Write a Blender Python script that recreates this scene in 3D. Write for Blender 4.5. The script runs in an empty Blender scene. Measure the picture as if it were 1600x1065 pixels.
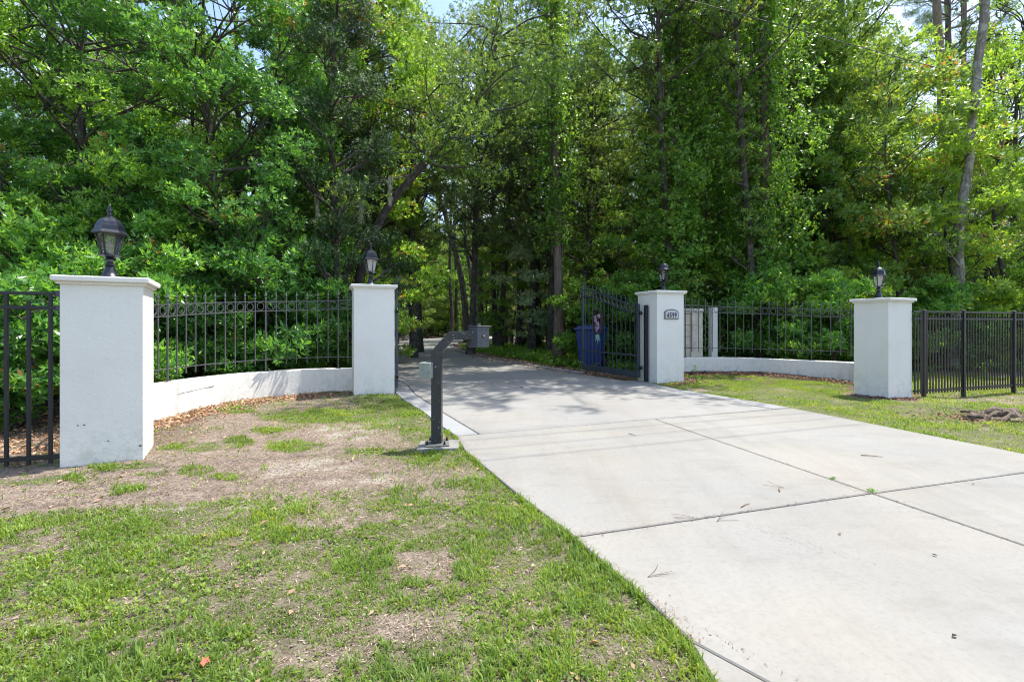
import bpy, bmesh, math, random
import numpy as np
from mathutils import Vector, Matrix
R = math.radians
scene = bpy.context.scene
col = scene.collection

# ------------------------------------------------------------------ camera, light, exposure
EYE = 1.25
FPX = 711.0
cam_d = bpy.data.cameras.new('camera')
cam = bpy.data.objects.new('camera', cam_d); col.objects.link(cam)
cam.location = (0, 0, EYE); cam.rotation_euler = (R(90), 0, 0)
cam_d.sensor_width = 36; cam_d.lens = 16.0
cam_d.shift_y = -24.5 / 1600
cam_d.clip_start = 0.05; cam_d.clip_end = 3000
scene.camera = cam
SUN_EL, SUN_AZ = 66.0, 61.0           # azimuth measured from +Y towards +X
sd = Vector((math.sin(R(SUN_AZ)) * math.cos(R(SUN_EL)), math.cos(R(SUN_AZ)) * math.cos(R(SUN_EL)), math.sin(R(SUN_EL))))
w = bpy.data.worlds.new('World'); scene.world = w; w.use_nodes = True
nt = w.node_tree; nt.nodes.clear()
out = nt.nodes.new('ShaderNodeOutputWorld'); bg = nt.nodes.new('ShaderNodeBackground')
sky = nt.nodes.new('ShaderNodeTexSky'); sky.sky_type = 'NISHITA'; sky.sun_disc = False
sky.sun_elevation = R(SUN_EL); sky.sun_rotation = R(SUN_AZ); sky.air_density = 1.0; sky.dust_density = 1.2
tc = nt.nodes.new('ShaderNodeTexCoord')
mp = nt.nodes.new('ShaderNodeMapping'); mp.inputs['Scale'].default_value = (1, 1, 2.0)
nz = nt.nodes.new('ShaderNodeTexNoise'); nz.inputs['Scale'].default_value = 3.2; nz.inputs['Detail'].default_value = 7; nz.inputs['Roughness'].default_value = 0.58
rp = nt.nodes.new('ShaderNodeValToRGB'); rp.color_ramp.elements[0].position = 0.50; rp.color_ramp.elements[1].position = 0.66
rp.color_ramp.elements[0].color = (0, 0, 0, 1); rp.color_ramp.elements[1].color = (.85, .85, .85, 1)
mixc = nt.nodes.new('ShaderNodeMix'); mixc.data_type = 'RGBA'
mixc.inputs['B'].default_value = (3.6, 3.7, 3.85, 1)
L = nt.links.new
L(tc.outputs['Generated'], mp.inputs[0]); L(mp.outputs[0], nz.inputs['Vector']); L(nz.outputs[0], rp.inputs[0])
L(rp.outputs[0], mixc.inputs['Factor']); L(sky.outputs[0], mixc.inputs['A']); L(mixc.outputs['Result'], bg.inputs[0]); L(bg.outputs[0], out.inputs[0])
bg.inputs[1].default_value = 0.14
sun_d = bpy.data.lights.new('sun', 'SUN'); sun_d.energy = 3.2; sun_d.angle = R(0.53); sun_d.color = (1, .955, .87)
sun = bpy.data.objects.new('sun', sun_d); col.objects.link(sun)
sun.rotation_euler = sd.to_track_quat('Z', 'Y').to_euler(); sun.location = (20, 14, 40)
scene.view_settings.view_transform = 'Standard'; scene.view_settings.look = 'None'
scene.view_settings.exposure = 1.42; scene.view_settings.gamma = 1.0; scene.view_settings.use_curve_mapping = False
cy = scene.cycles
cy.max_bounces = 12; cy.diffuse_bounces = 8; cy.glossy_bounces = 2; cy.transmission_bounces = 8; cy.transparent_max_bounces = 6
cy.caustics_reflective = False; cy.caustics_refractive = False; cy.use_denoising = True
cy.sample_clamp_indirect = 6; cy.filter_width = 1.1

# ------------------------------------------------------------------ helpers
def tag(o, label=None, cat=None, group=None, kind=None):
    if label: o['label'] = label
    if cat: o['category'] = cat
    if group: o['group'] = group
    if kind: o['kind'] = kind
    return o

def empty(name, loc=(0, 0, 0), rz=0):
    o = bpy.data.objects.new(name, None); col.objects.link(o)
    o.location = loc; o.rotation_euler = (0, 0, rz); o.empty_display_size = .2
    return o

def link(name, me, parent=None, loc=(0, 0, 0), rz=0, scale=None, mat=None):
    o = bpy.data.objects.new(name, me); col.objects.link(o)
    o.location = loc; o.rotation_euler = (0, 0, rz)
    if scale: o.scale = scale
    if parent: o.parent = parent
    if mat and not me.materials: me.materials.append(mat)
    return o

def copy_tree(o, parent=None):
    c = o.copy(); col.objects.link(c); c.parent = parent
    for ch in list(o.children): copy_tree(ch, c)
    return c

class MB:
    """collects shapes for ONE mesh"""
    def __init__(s): s.v = []; s.f = []; s.sm = []
    def add(s, vs, fs, smooth=False):
        b = len(s.v); s.v += [tuple(v) for v in vs]; s.f += [tuple(b + i for i in f) for f in fs]; s.sm += [smooth] * len(fs); return s
    def box(s, c, d, rz=0, M=None):
        hx, hy, hz = d[0] / 2, d[1] / 2, d[2] / 2
        vs = [Vector((x, y, z)) for z in (-hz, hz) for x, y in ((-hx, -hy), (hx, -hy), (hx, hy), (-hx, hy))]
        m = M if M is not None else Matrix.Translation(c) @ Matrix.Rotation(rz, 4, 'Z')
        return s.add([m @ v for v in vs], [(3, 2, 1, 0), (4, 5, 6, 7), (0, 1, 5, 4), (1, 2, 6, 5), (2, 3, 7, 6), (3, 0, 4, 7)])
    def prism(s, poly, z0, z1):
        n = len(poly)
        z0s = z0 if hasattr(z0, '__len__') else [z0] * n; z1s = z1 if hasattr(z1, '__len__') else [z1] * n
        vs = [(p[0], p[1], z0s[i]) for i, p in enumerate(poly)] + [(p[0], p[1], z1s[i]) for i, p in enumerate(poly)]
        fs = [tuple(reversed(range(n))), tuple(range(n, 2 * n))] + [(i, (i + 1) % n, n + (i + 1) % n, n + i) for i in range(n)]
        return s.add(vs, fs)
    def lathe(s, prof, n=12, c=(0, 0, 0), rot=0, smooth=True, xs=1, ys=1):
        vs = []; fs = []
        for r, z in prof:
            for k in range(n):
                a = rot + 2 * math.pi * k / n
                vs.append((c[0] + r * xs * math.cos(a), c[1] + r * ys * math.sin(a), c[2] + z))
        m = len(prof)
        for j in range(m - 1):
            for k in range(n):
                k2 = (k + 1) % n
                fs.append((j * n + k, j * n + k2, (j + 1) * n + k2, (j + 1) * n + k))
        if prof[0][0] > 1e-5: fs.append(tuple(reversed(range(n))))
        if prof[-1][0] > 1e-5: fs.append(tuple(range((m - 1) * n, m * n)))
        return s.add(vs, fs, smooth)
    def tube(s, pts, rad, n=6, smooth=True, cap=True, square=False):
        pts = [Vector(p) for p in pts]; m = len(pts)
        rad = rad if hasattr(rad, '__len__') else [rad] * m
        vs = []; fs = []
        up = Vector((0, 0, 1))
        for i, p in enumerate(pts):
            t = (pts[min(i + 1, m - 1)] - pts[max(i - 1, 0)])
            if t.length < 1e-9: t = Vector((0, 0, 1))
            t.normalize()
            a = t.cross(up)
            if a.length < .05: a = t.cross(Vector((0, 1, 0)))
            a.normalize(); b = a.cross(t)
            for k in range(n):
                an = 2 * math.pi * (k + (.5 if square else 0)) / n
                vs.append(p + (a * math.cos(an) + b * math.sin(an)) * rad[i])
        for j in range(m - 1):
            for k in range(n):
                k2 = (k + 1) % n
                fs.append((j * n + k2, j * n + k, (j + 1) * n + k, (j + 1) * n + k2))
        if cap: fs += [tuple(range(n)), tuple(reversed(range((m - 1) * n, m * n)))]
        return s.add(vs, fs, smooth)
    def mesh(s, name, mat=None, bevel=0, seg=2):
        me = bpy.data.meshes.new(name); me.from_pydata(s.v, [], s.f)
        if mat: me.materials.append(mat)
        if any(s.sm): me.polygons.foreach_set('use_smooth', s.sm)
        if bevel:
            bm = bmesh.new(); bm.from_mesh(me)
            bmesh.ops.remove_doubles(bm, verts=bm.verts, dist=1e-6)
            es = [e for e in bm.edges if len(e.link_faces) == 2 and e.calc_face_angle(0) > .5]
            bmesh.ops.bevel(bm, geom=es, offset=bevel, segments=seg, profile=.6, affect='EDGES', clamp_overlap=True)
            bm.to_mesh(me); bm.free()
        me.update(); return me
    def build(s, name, mat, parent=None, bevel=0, seg=2, loc=(0, 0, 0), rz=0):
        return link(name, s.mesh(name, mat, bevel, seg), parent, loc, rz)

def np_mesh(name, V, Q, mat=None, tint=None, smooth=False):
    me = bpy.data.meshes.new(name)
    V = np.ascontiguousarray(V, np.float32); Q = np.ascontiguousarray(Q, np.int32)
    me.vertices.add(len(V)); me.vertices.foreach_set('co', V.ravel())
    k = Q.shape[1]
    me.loops.add(Q.size); me.loops.foreach_set('vertex_index', Q.ravel())
    me.polygons.add(len(Q)); me.polygons.foreach_set('loop_start', np.arange(0, Q.size, k, dtype=np.int32))
    if smooth: me.polygons.foreach_set('use_smooth', np.ones(len(Q), bool))
    if tint is not None:
        a = me.attributes.new('tint', 'FLOAT', 'FACE'); a.data.foreach_set('value', np.ascontiguousarray(tint, np.float32))
    if mat: me.materials.append(mat)
    me.update(calc_edges=True); return me

def spline(pts, n=60):
    """Catmull-Rom through the points, resampled evenly"""
    P = [np.array(p, float) for p in pts]; P = [2 * P[0] - P[1]] + P + [2 * P[-1] - P[-2]]
    o = []
    for i in range(1, len(P) - 2):
        for t in np.linspace(0, 1, 24, endpoint=False):
            a, b, c, d = P[i - 1:i + 3]
            o.append(.5 * ((2 * b) + (-a + c) * t + (2 * a - 5 * b + 4 * c - d) * t * t + (-a + 3 * b - 3 * c + d) * t ** 3))
    o.append(P[-2]); o = np.array(o)
    s = np.r_[0, np.cumsum(np.linalg.norm(np.diff(o[:, :2], axis=0), axis=1))]
    u = np.linspace(0, s[-1], n)
    return np.stack([np.interp(u, s, o[:, k]) for k in range(o.shape[1])], 1), s[-1]

def hash2(ix, iy, seed):
    h = (ix.astype(np.int64) * 374761393 + iy.astype(np.int64) * 668265263 + seed * 1442695041) & 0x7fffffff
    h = ((h ^ (h >> 13)) * 1274126177) & 0x7fffffff
    return ((h ^ (h >> 16)) & 0xffff) / 65535.0
def vnoise(x, y, seed=0):
    x = np.asarray(x, float); y = np.asarray(y, float)
    ix = np.floor(x); iy = np.floor(y); fx = x - ix; fy = y - iy
    fx = fx * fx * (3 - 2 * fx); fy = fy * fy * (3 - 2 * fy)
    a = hash2(ix, iy, seed); b = hash2(ix + 1, iy, seed); c = hash2(ix, iy + 1, seed); d = hash2(ix + 1, iy + 1, seed)
    return (a * (1 - fx) + b * fx) * (1 - fy) + (c * (1 - fx) + d * fx) * fy
def fbm(x, y, seed=0, o=4):
    s = 0; a = .5; t = 0
    for i in range(o):
        s = s + a * vnoise(x * 2 ** i, y * 2 ** i, seed + i * 7); t += a; a *= .55
    return s / t
def inpoly(x, y, poly):
    x = np.asarray(x); y = np.asarray(y); c = np.zeros(x.shape, bool); n = len(poly)
    for i in range(n):
        x1, y1 = poly[i]; x2, y2 = poly[(i + 1) % n]
        if y1 == y2: continue
        hit = ((y1 > y) != (y2 > y)) & (x < (x2 - x1) * (y - y1) / (y2 - y1) + x1)
        c ^= hit
    return c
def sstep(a, b, x):
    t = np.clip((x - a) / (b - a), 0, 1); return t * t * (3 - 2 * t)
def dist_line(x, y, pts):
    d = np.full(np.shape(x), 1e9)
    for (x1, y1), (x2, y2) in zip(pts[:-1], pts[1:]):
        dx, dy = x2 - x1, y2 - y1; t = np.clip(((x - x1) * dx + (y - y1) * dy) / (dx * dx + dy * dy), 0, 1)
        d = np.minimum(d, np.hypot(x - x1 - t * dx, y - y1 - t * dy))
    return d

# ------------------------------------------------------------------ materials
def newmat(name):
    m = bpy.data.materials.new(name); m.use_nodes = True
    n = m.node_tree; b = n.nodes['Principled BSDF']; return m, n, b
def node(n, t, **k):
    o = n.nodes.new(t)
    for a, v in k.items():
        if a in o.inputs: o.inputs[a].default_value = v
        else: setattr(o, a, v)
    return o
def ramp(n, stops):
    r = n.nodes.new('ShaderNodeValToRGB'); cr = r.color_ramp
    while len(cr.elements) < len(stops): cr.elements.new(.5)
    for e, (p, c) in zip(cr.elements, stops):
        e.position = p; e.color = (c[0], c[1], c[2], 1) if hasattr(c, '__len__') else (c, c, c, 1)
    return r
def coords(n, scale=(1, 1, 1), kind='Object'):
    t = n.nodes.new('ShaderNodeTexCoord'); m = n.nodes.new('ShaderNodeMapping'); m.inputs['Scale'].default_value = scale
    n.links.new(t.outputs[kind], m.inputs[0]); return m.outputs[0]
def noise(n, vec, scale, detail=4, rough=.55):
    o = n.nodes.new('ShaderNodeTexNoise'); o.inputs['Scale'].default_value = scale; o.inputs['Detail'].default_value = detail; o.inputs['Roughness'].default_value = rough
    n.links.new(vec, o.inputs['Vector']); return o.outputs[0]
def mix(n, f, a, b, mode='MIX'):
    m = n.nodes.new('ShaderNodeMix'); m.data_type = 'RGBA'; m.blend_type = mode
    for s, v in (('Factor', f), ('A', a), ('B', b)):
        if hasattr(v, 'is_linked') or hasattr(v, 'links'): n.links.new(v, m.inputs[s])
        elif hasattr(v, '__len__'): m.inputs[s].default_value = (*v[:3], 1)
        else: m.inputs[s].default_value = v
    return m.outputs['Result']
def bump(n, b, h, strength=.3, dist=.01, prev=None):
    u = n.nodes.new('ShaderNodeBump'); u.inputs['Strength'].default_value = strength; u.inputs['Distance'].default_value = dist
    n.links.new(h, u.inputs['Height'])
    if prev: n.links.new(prev, u.inputs['Normal'])
    n.links.new(u.outputs[0], b.inputs['Normal']); return u.outputs[0]

def mat_stucco():
    m, n, b = newmat('white_stucco'); v = coords(n)
    a = noise(n, v, 1.6, 5); r = ramp(n, [(.3, (.71, .69, .64)), (.55, (.755, .738, .69)), (.75, (.73, .71, .66))]); n.links.new(a, r.inputs[0])
    # grime that gathers near the foot, blotchy
    geo = n.nodes.new('ShaderNodeNewGeometry'); sep = n.nodes.new('ShaderNodeSeparateXYZ'); n.links.new(geo.outputs['Position'], sep.inputs[0])
    mr = n.nodes.new('ShaderNodeMapRange'); mr.inputs[1].default_value = .0; mr.inputs[2].default_value = .5; mr.inputs[3].default_value = 1; mr.inputs[4].default_value = 0
    n.links.new(sep.outputs[2], mr.inputs[0])
    g = noise(n, v, 9, 6, .7); gr = ramp(n, [(.47, 0), (.66, 1)]); n.links.new(g, gr.inputs[0])
    mu = n.nodes.new('ShaderNodeMath'); mu.operation = 'MULTIPLY'; n.links.new(mr.outputs[0], mu.inputs[0]); n.links.new(gr.outputs[0], mu.inputs[1])
    mu2 = n.nodes.new('ShaderNodeMath'); mu2.operation = 'MULTIPLY'; mu2.inputs[1].default_value = .5; n.links.new(mu.outputs[0], mu2.inputs[0])
    c = mix(n, mu2.outputs[0], r.outputs[0], (.36, .37, .31))
    # faint vertical rain streaks
    s = noise(n, coords(n, (14, 14, .5)), 1.0, 3); sr = ramp(n, [(.56, 0), (.75, .22)]); n.links.new(s, sr.inputs[0])
    c = mix(n, sr.outputs[0], c, (.62, .60, .54))
    n.links.new(c, b.inputs['Base Color']); b.inputs['Roughness'].default_value = .85
    h1 = noise(n, v, 70, 3, .6); h2 = noise(n, v, 22, 2)
    ad = n.nodes.new('ShaderNodeMath'); ad.operation = 'ADD'; n.links.new(h1, ad.inputs[0]); n.links.new(h2, ad.inputs[1])
    bump(n, b, ad.outputs[0], .55, .006); return m

def mat_concrete(name, c0, c1, spots=.0, dark=(.22, .205, .185), bumpy=.25):
    m, n, b = newmat(name); v = coords(n, (1, 1, 1))
    a = noise(n, v, .55, 6, .62); r = ramp(n, [(.3, c0), (.72, c1)]); n.links.new(a, r.inputs[0])
    f = noise(n, v, 45, 4, .75); fr = ramp(n, [(.25, (.84, .84, .84)), (.5, (1, 1, 1)), (.8, (1.07, 1.065, 1.06))]); n.links.new(f, fr.inputs[0])
    c = mix(n, 1.0, r.outputs[0], fr.outputs[0], 'MULTIPLY')
    vv = node(n, 'ShaderNodeTexVoronoi'); vv.inputs['Scale'].default_value = 120; n.links.new(v, vv.inputs['Vector'])
    vr = ramp(n, [(.0, 1), (.12, 0)]); n.links.new(vv.outputs['Distance'], vr.inputs[0])
    c = mix(n, vr.outputs[0], c, (c0[0] * .7, c0[1] * .7, c0[2] * .68))
    st = noise(n, coords(n, (.9, 2.4, 1)), 1.5, 6, .7); sr = ramp(n, [(.52, 0), (.74, spots)]); n.links.new(st, sr.inputs[0])
    c = mix(n, sr.outputs[0], c, dark)
    ty = noise(n, coords(n, (2.2, .35, 1)), 1.3, 5, .6); tr_ = ramp(n, [(.50, 0), (.70, spots * .6)]); n.links.new(ty, tr_.inputs[0])
    c = mix(n, tr_.outputs[0], c, dark)
    wm = noise(n, v, .9, 3, .5); wr = ramp(n, [(.35, (1.03, 1.0, .96)), (.65, (.97, .985, 1.0))]); n.links.new(wm, wr.inputs[0]); c = mix(n, 1.0, c, wr.outputs[0], 'MULTIPLY')
    oi = n.nodes.new('ShaderNodeObjectInfo'); mrr = n.nodes.new('ShaderNodeMapRange'); mrr.inputs[3].default_value = .94; mrr.inputs[4].default_value = 1.04
    n.links.new(oi.outputs['Random'], mrr.inputs[0]); cc = n.nodes.new('ShaderNodeCombineColor')
    for i in range(3): n.links.new(mrr.outputs[0], cc.inputs[i])
    c = mix(n, 1.0, c, cc.outputs[0], 'MULTIPLY')
    n.links.new(c, b.inputs['Base Color']); b.inputs['Roughness'].default_value = .88
    bump(n, b, f, bumpy, .004); return m

def mat_metal(name, c, rough=.42, speck=0):
    m, n, b = newmat(name); v = coords(n)
    a = noise(n, v, 18, 5, .7); r = ramp(n, [(.3, [x * .75 for x in c]), (.7, [x * 1.35 for x in c])]); n.links.new(a, r.inputs[0])
    o = r.outputs[0]
    if speck:
        s = noise(n, v, 55, 2, .4); sr = ramp(n, [(.70, 0), (.73, 1)]); n.links.new(s, sr.inputs[0]); o = mix(n, sr.outputs[0], o, (.45, .45, .4))
        s2 = noise(n, v, 7, 5, .7); sr2 = ramp(n, [(.55, 0), (.75, .5)]); n.links.new(s2, sr2.inputs[0]); o = mix(n, sr2.outputs[0], o, (.06, .065, .05))
    n.links.new(o, b.inputs['Base Color']); b.inputs['Roughness'].default_value = rough; b.inputs['Specular IOR Level'].default_value = .5
    rr = ramp(n, [(.3, rough - .1), (.7, rough + .15)]); n.links.new(a, rr.inputs[0]); n.links.new(rr.outputs[0], b.inputs['Roughness'])
    bump(n, b, noise(n, v, 120, 2), .15, .002); return m

def mat_bark(name, c0, c1, sc=1.0, lichen=.0):
    m, n, b = newmat(name); v = coords(n, (9 * sc, 9 * sc, 1.7 * sc)); v2 = coords(n)
    vo = node(n, 'ShaderNodeTexVoronoi'); vo.inputs['Scale'].default_value = 1.5; n.links.new(v, vo.inputs['Vector'])
    a = noise(n, v, 1.5, 6, .7); r = ramp(n, [(.3, c0), (.7, c1)]); n.links.new(a, r.inputs[0]); o = r.outputs[0]
    if lichen:
        l = noise(n, v2, 4, 5, .7); lr = ramp(n, [(.5, 0), (.6, lichen)]); n.links.new(l, lr.inputs[0]); o = mix(n, lr.outputs[0], o, (.42, .43, .38))
    n.links.new(o, b.inputs['Base Color']); b.inputs['Roughness'].default_value = .95
    u = bump(n, b, a, .9, .03); bump(n, b, vo.outputs['Distance'], .6, .02, u); return m

LEAF = 1.95
def mat_leaf(name, c0, c1, tr=.42, rough=.42, yellow=.12, boost=1.9, old=.02):
    m, n, b = newmat(name); ns = n.nodes
    c0 = [x * LEAF for x in c0]; c1 = [x * LEAF for x in c1]
    at = ns.new('ShaderNodeAttribute'); at.attribute_name = 'tint'
    oi = ns.new('ShaderNodeObjectInfo')
    mr = ns.new('ShaderNodeMath'); mr.operation = 'MULTIPLY_ADD'; mr.inputs[1].default_value = .2; mr.inputs[2].default_value = -.1
    n.links.new(oi.outputs['Random'], mr.inputs[0])
    ad = ns.new('ShaderNodeMath'); ad.operation = 'ADD'; n.links.new(at.outputs['Fac'], ad.inputs[0]); n.links.new(mr.outputs[0], ad.inputs[1])
    ye = (c1[0] * 1.6, c1[1] * 1.2, c1[2] * .9)
    r = ramp(n, [(0, c0), (.72, c1), (.93, [c1[i] * (1 - yellow) + ye[i] * yellow for i in range(3)]), (.985, ye), (1.0, (.30, .17, .05) if old else ye)])
    n.links.new(ad.outputs[0], r.inputs[0])
    n.links.new(r.outputs[0], b.inputs['Base Color']); b.inputs['Roughness'].default_value = rough; b.inputs['Specular IOR Level'].default_value = .5
    tl = ns.new('ShaderNodeBsdfTranslucent'); tc_ = mix(n, 1.0, r.outputs[0], (boost * 1.15, boost, boost * .45), 'MULTIPLY'); n.links.new(tc_, tl.inputs['Color'])
    mx = ns.new('ShaderNodeMixShader'); mx.inputs[0].default_value = tr
    n.links.new(b.outputs[0], mx.inputs[1]); n.links.new(tl.outputs[0], mx.inputs[2])
    n.links.new(mx.outputs[0], ns['Material Output'].inputs['Surface']); return m

M = {}
M['stucco'] = mat_stucco()
M['conc_light'] = mat_concrete('light_concrete', (.212, .206, .192), (.268, .261, .244), .5, (.155, .145, .128))
M['conc_strip'] = mat_concrete('pale_edge_concrete', (.235, .24, .245), (.30, .305, .31), .35, (.18, .18, .175))
M['conc_old'] = mat_concrete('weathered_concrete', (.208, .204, .197), (.27, .264, .253), .45, (.165, .156, .143), .4)
M['black_iron'] = mat_metal('dark_grey_iron', (.036, .048, .062), .42)
M['fence_iron'] = mat_metal('greyish_iron', (.085, .088, .088), .45)
M['black_alu'] = mat_metal('black_aluminium', (.006, .008, .012), .42)
M['post_paint'] = mat_metal('worn_black_paint', (.022, .025, .028), .4, 1)
M['box_grey'] = mat_metal('grey_enclosure_paint', (.036, .043, .058), .45)
M['lamp_black'] = mat_metal('lantern_black', (.009, .012, .022), .33)
M['grey_pvc'] = mat_metal('pale_grey_box', (.21, .24, .215), .6, 0)
M['blue_bin'] = mat_metal('blue_plastic', (.008, .030, .15), .42)
M['zinc'] = mat_metal('bolt_zinc', (.13, .13, .125), .35)
M['bark_pine'] = mat_bark('pine_bark', (.07, .048, .040), (.24, .18, .155), 1)
M['bark_oak'] = mat_bark('oak_bark', (.026, .022, .019), (.095, .082, .067), 1.3, .16)
M['bark_pale'] = mat_bark('pale_bark', (.085, .072, .06), (.33, .30, .26), 1.1, .75)
M['bark_brown'] = mat_bark('brown_bare_wood', (.14, .095, .07), (.30, .22, .17), .6)
M['laurel'] = mat_leaf('laurel_leaves', (.012, .046, .014), (.068, .165, .032), .42, .32)
M['shrub'] = mat_leaf('shrub_leaves', (.035, .095, .022), (.10, .215, .035), .42, .36)
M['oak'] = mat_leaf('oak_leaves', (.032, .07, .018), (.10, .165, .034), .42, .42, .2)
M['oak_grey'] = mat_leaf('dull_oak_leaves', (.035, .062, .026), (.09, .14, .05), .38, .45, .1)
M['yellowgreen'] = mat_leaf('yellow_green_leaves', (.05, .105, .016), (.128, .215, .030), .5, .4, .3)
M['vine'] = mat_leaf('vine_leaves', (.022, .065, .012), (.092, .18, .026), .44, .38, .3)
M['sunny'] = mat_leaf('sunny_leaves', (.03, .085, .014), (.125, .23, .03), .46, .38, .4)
M['cedar'] = mat_leaf('cedar_sprays', (.006, .020, .007), (.020, .052, .011), .25, .6, .0)
M['needles'] = mat_leaf('pine_needles', (.02, .05, .018), (.06, .11, .03), .2, .5, .1)
M['pale_leaf'] = mat_leaf('silvery_leaves', (.09, .14, .085), (.19, .26, .16), .3, .32, .0)
M['far_leaf'] = mat_leaf('distant_leaves', (.030, .062, .018), (.085, .14, .035), .42, .5, .15)
M['grass'] = mat_leaf('grass_blades', (.030, .068, .010), (.108, .165, .024), .42, .5, .25, 1.7, 0)
M['straw'] = mat_leaf('dry_straw', (.08, .060, .045), (.235, .185, .14), .1, .8, 0, 1, 0)
M['thatch'] = mat_leaf('thatch_crumb', (.05, .036, .026), (.20, .155, .115), .05, .85, 0, 1, 0)
M['litter'] = mat_leaf('fallen_leaf', (.075, .045, .030), (.27, .165, .105), .1, .6, .15, 1.1)
M['mulch'] = mat_leaf('mulch_chip', (.035, .02, .014), (.14, .08, .05), .0, .9, 0, 1, 0)
M['moss'] = mat_leaf('grey_moss', (.12, .13, .10), (.25, .26, .21), .3, .8, 0, 1, 0)

def mat_glass():
    m, n, b = newmat('clear_lamp_glass'); n.nodes.remove(b)
    g = node(n, 'ShaderNodeBsdfGlossy'); g.inputs['Roughness'].default_value = .06
    t = node(n, 'ShaderNodeBsdfTransparent'); t.inputs[0].default_value = (.93, .95, .94, 1)
    d = node(n, 'ShaderNodeBsdfTranslucent'); d.inputs[0].default_value = (.75, .78, .76, 1)
    f = node(n, 'ShaderNodeFresnel'); f.inputs[0].default_value = 1.6
    v = coords(n); nz_ = noise(n, v, 45, 2); u = node(n, 'ShaderNodeBump'); u.inputs['Strength'].default_value = .35; u.inputs['Distance'].default_value = .006; n.links.new(nz_, u.inputs['Height']); n.links.new(u.outputs[0], g.inputs['Normal'])
    a = node(n, 'ShaderNodeMixShader'); a.inputs[0].default_value = .22; n.links.new(t.outputs[0], a.inputs[1]); n.links.new(d.outputs[0], a.inputs[2])
    c = node(n, 'ShaderNodeMixShader'); n.links.new(f.outputs[0], c.inputs[0]); n.links.new(a.outputs[0], c.inputs[1]); n.links.new(g.outputs[0], c.inputs[2])
    n.links.new(c.outputs[0], n.nodes['Material Output'].inputs[0]); return m
M['glass'] = mat_glass()
def mat_frost():
    m, n, b = newmat('white_seeded_glass'); v = coords(n); a = noise(n, v, 60, 4, .7)
    r = ramp(n, [(.3, (.5, .49, .46)), (.7, (.78, .77, .74))]); n.links.new(a, r.inputs[0]); n.links.new(r.outputs[0], b.inputs['Base Color']); b.inputs['Roughness'].default_value = .2
    bump(n, b, a, .5, .004)
    tl = n.nodes.new('ShaderNodeBsdfTranslucent'); tl.inputs[0].default_value = (.85, .84, .8, 1); mx = n.nodes.new('ShaderNodeMixShader'); mx.inputs[0].default_value = .5
    n.links.new(b.outputs[0], mx.inputs[1]); n.links.new(tl.outputs[0], mx.inputs[2]); n.links.new(mx.outputs[0], n.nodes['Material Output'].inputs[0]); return m
M['frost'] = mat_frost()
def mat_plain(name, c, rough=.6, var=.2, sc=12):
    m, n, b = newmat(name); a = noise(n, coords(n), sc, 5, .65); r = ramp(n, [(.3, [x * (1 - var) for x in c]), (.7, [min(1, x * (1 + var)) for x in c])])
    n.links.new(a, r.inputs[0]); n.links.new(r.outputs[0], b.inputs['Base Color']); b.inputs['Roughness'].default_value = rough; bump(n, b, a, .2, .004); return m
M['rubber'] = mat_plain('black_rubber', (.02, .02, .02), .8)
M['joint'] = mat_plain('dark_joint_soil', (.05, .043, .035), .95)
M['bronze'] = mat_plain('plaque_bronze', (.16, .15, .125), .5)
M['plaque'] = mat_plain('plaque_face', (.52, .53, .58), .4)
M['digit'] = mat_plain('digit_black', (.012, .014, .016), .4)
M['wood_pale'] = mat_plain('weathered_pale_wood', (.62, .57, .48), .9, .25, 6)
M['white_paint'] = mat_plain('white_painted_wood', (.68, .68, .64), .7, .08)
M['rust'] = mat_plain('rusty_brown', (.20, .12, .07), .8)
M['pink'] = mat_plain('pink_petals', (.46, .27, .38), .7, .3, 60)
M['teal'] = mat_plain('pale_green_ribbon', (.22, .42, .34), .6)
M['vine_ring'] = mat_plain('dark_twig_ring', (.03, .02, .02), .9)
M['root'] = mat_bark('dead_root_wood', (.05, .036, .026), (.23, .175, .13), 1.6)
M['box_scuff'] = mat_plain('scuff_grey', (.085, .08, .075), .8)
M['wire'] = mat_plain('cable_sheath', (.05, .05, .05), .6)
M['dirt'] = mat_plain('bare_dirt', (.15, .115, .088), .95, .5, 30)

def mat_ground():
    m, n, b = newmat('verge_soil'); v = coords(n)
    at = n.nodes.new('ShaderNodeAttribute'); at.attribute_name = 'cover'
    sep = n.nodes.new('ShaderNodeSeparateColor'); n.links.new(at.outputs['Color'], sep.inputs[0])
    a = noise(n, v, 7, 8, .75); r = ramp(n, [(.28, (.10, .072, .055)), (.5, (.225, .172, .138)), (.72, (.34, .28, .235))]); n.links.new(a, r.inputs[0])
    f = noise(n, v, 90, 4, .8); fr = ramp(n, [(.3, (.55, .55, .55)), (.6, (1.1, 1.1, 1.1))]); n.links.new(f, fr.inputs[0])
    c = mix(n, 1.0, r.outputs[0], fr.outputs[0], 'MULTIPLY')
    gr = ramp(n, [(.3, (.045, .052, .022)), (.7, (.13, .125, .06))]); n.links.new(a, gr.inputs[0])
    gm = n.nodes.new('ShaderNodeMath'); gm.operation = 'MULTIPLY'; gm.inputs[1].default_value = .75; n.links.new(sep.outputs[0], gm.inputs[0])
    c = mix(n, gm.outputs[0], c, gr.outputs[0])
    c = mix(n, sep.outputs[1], c, (.38, .345, .30))
    mc = ramp(n, [(.3, (.04, .024, .018)), (.7, (.13, .08, .05))]); n.links.new(a, mc.inputs[0])
    c = mix(n, sep.outputs[2], c, mc.outputs[0])
    n.links.new(c, b.inputs['Base Color']); b.inputs['Roughness'].default_value = .97
    u = bump(n, b, a, .7, .03); bump(n, b, f, .8, .006, u); return m
M['ground'] = mat_ground()

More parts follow.
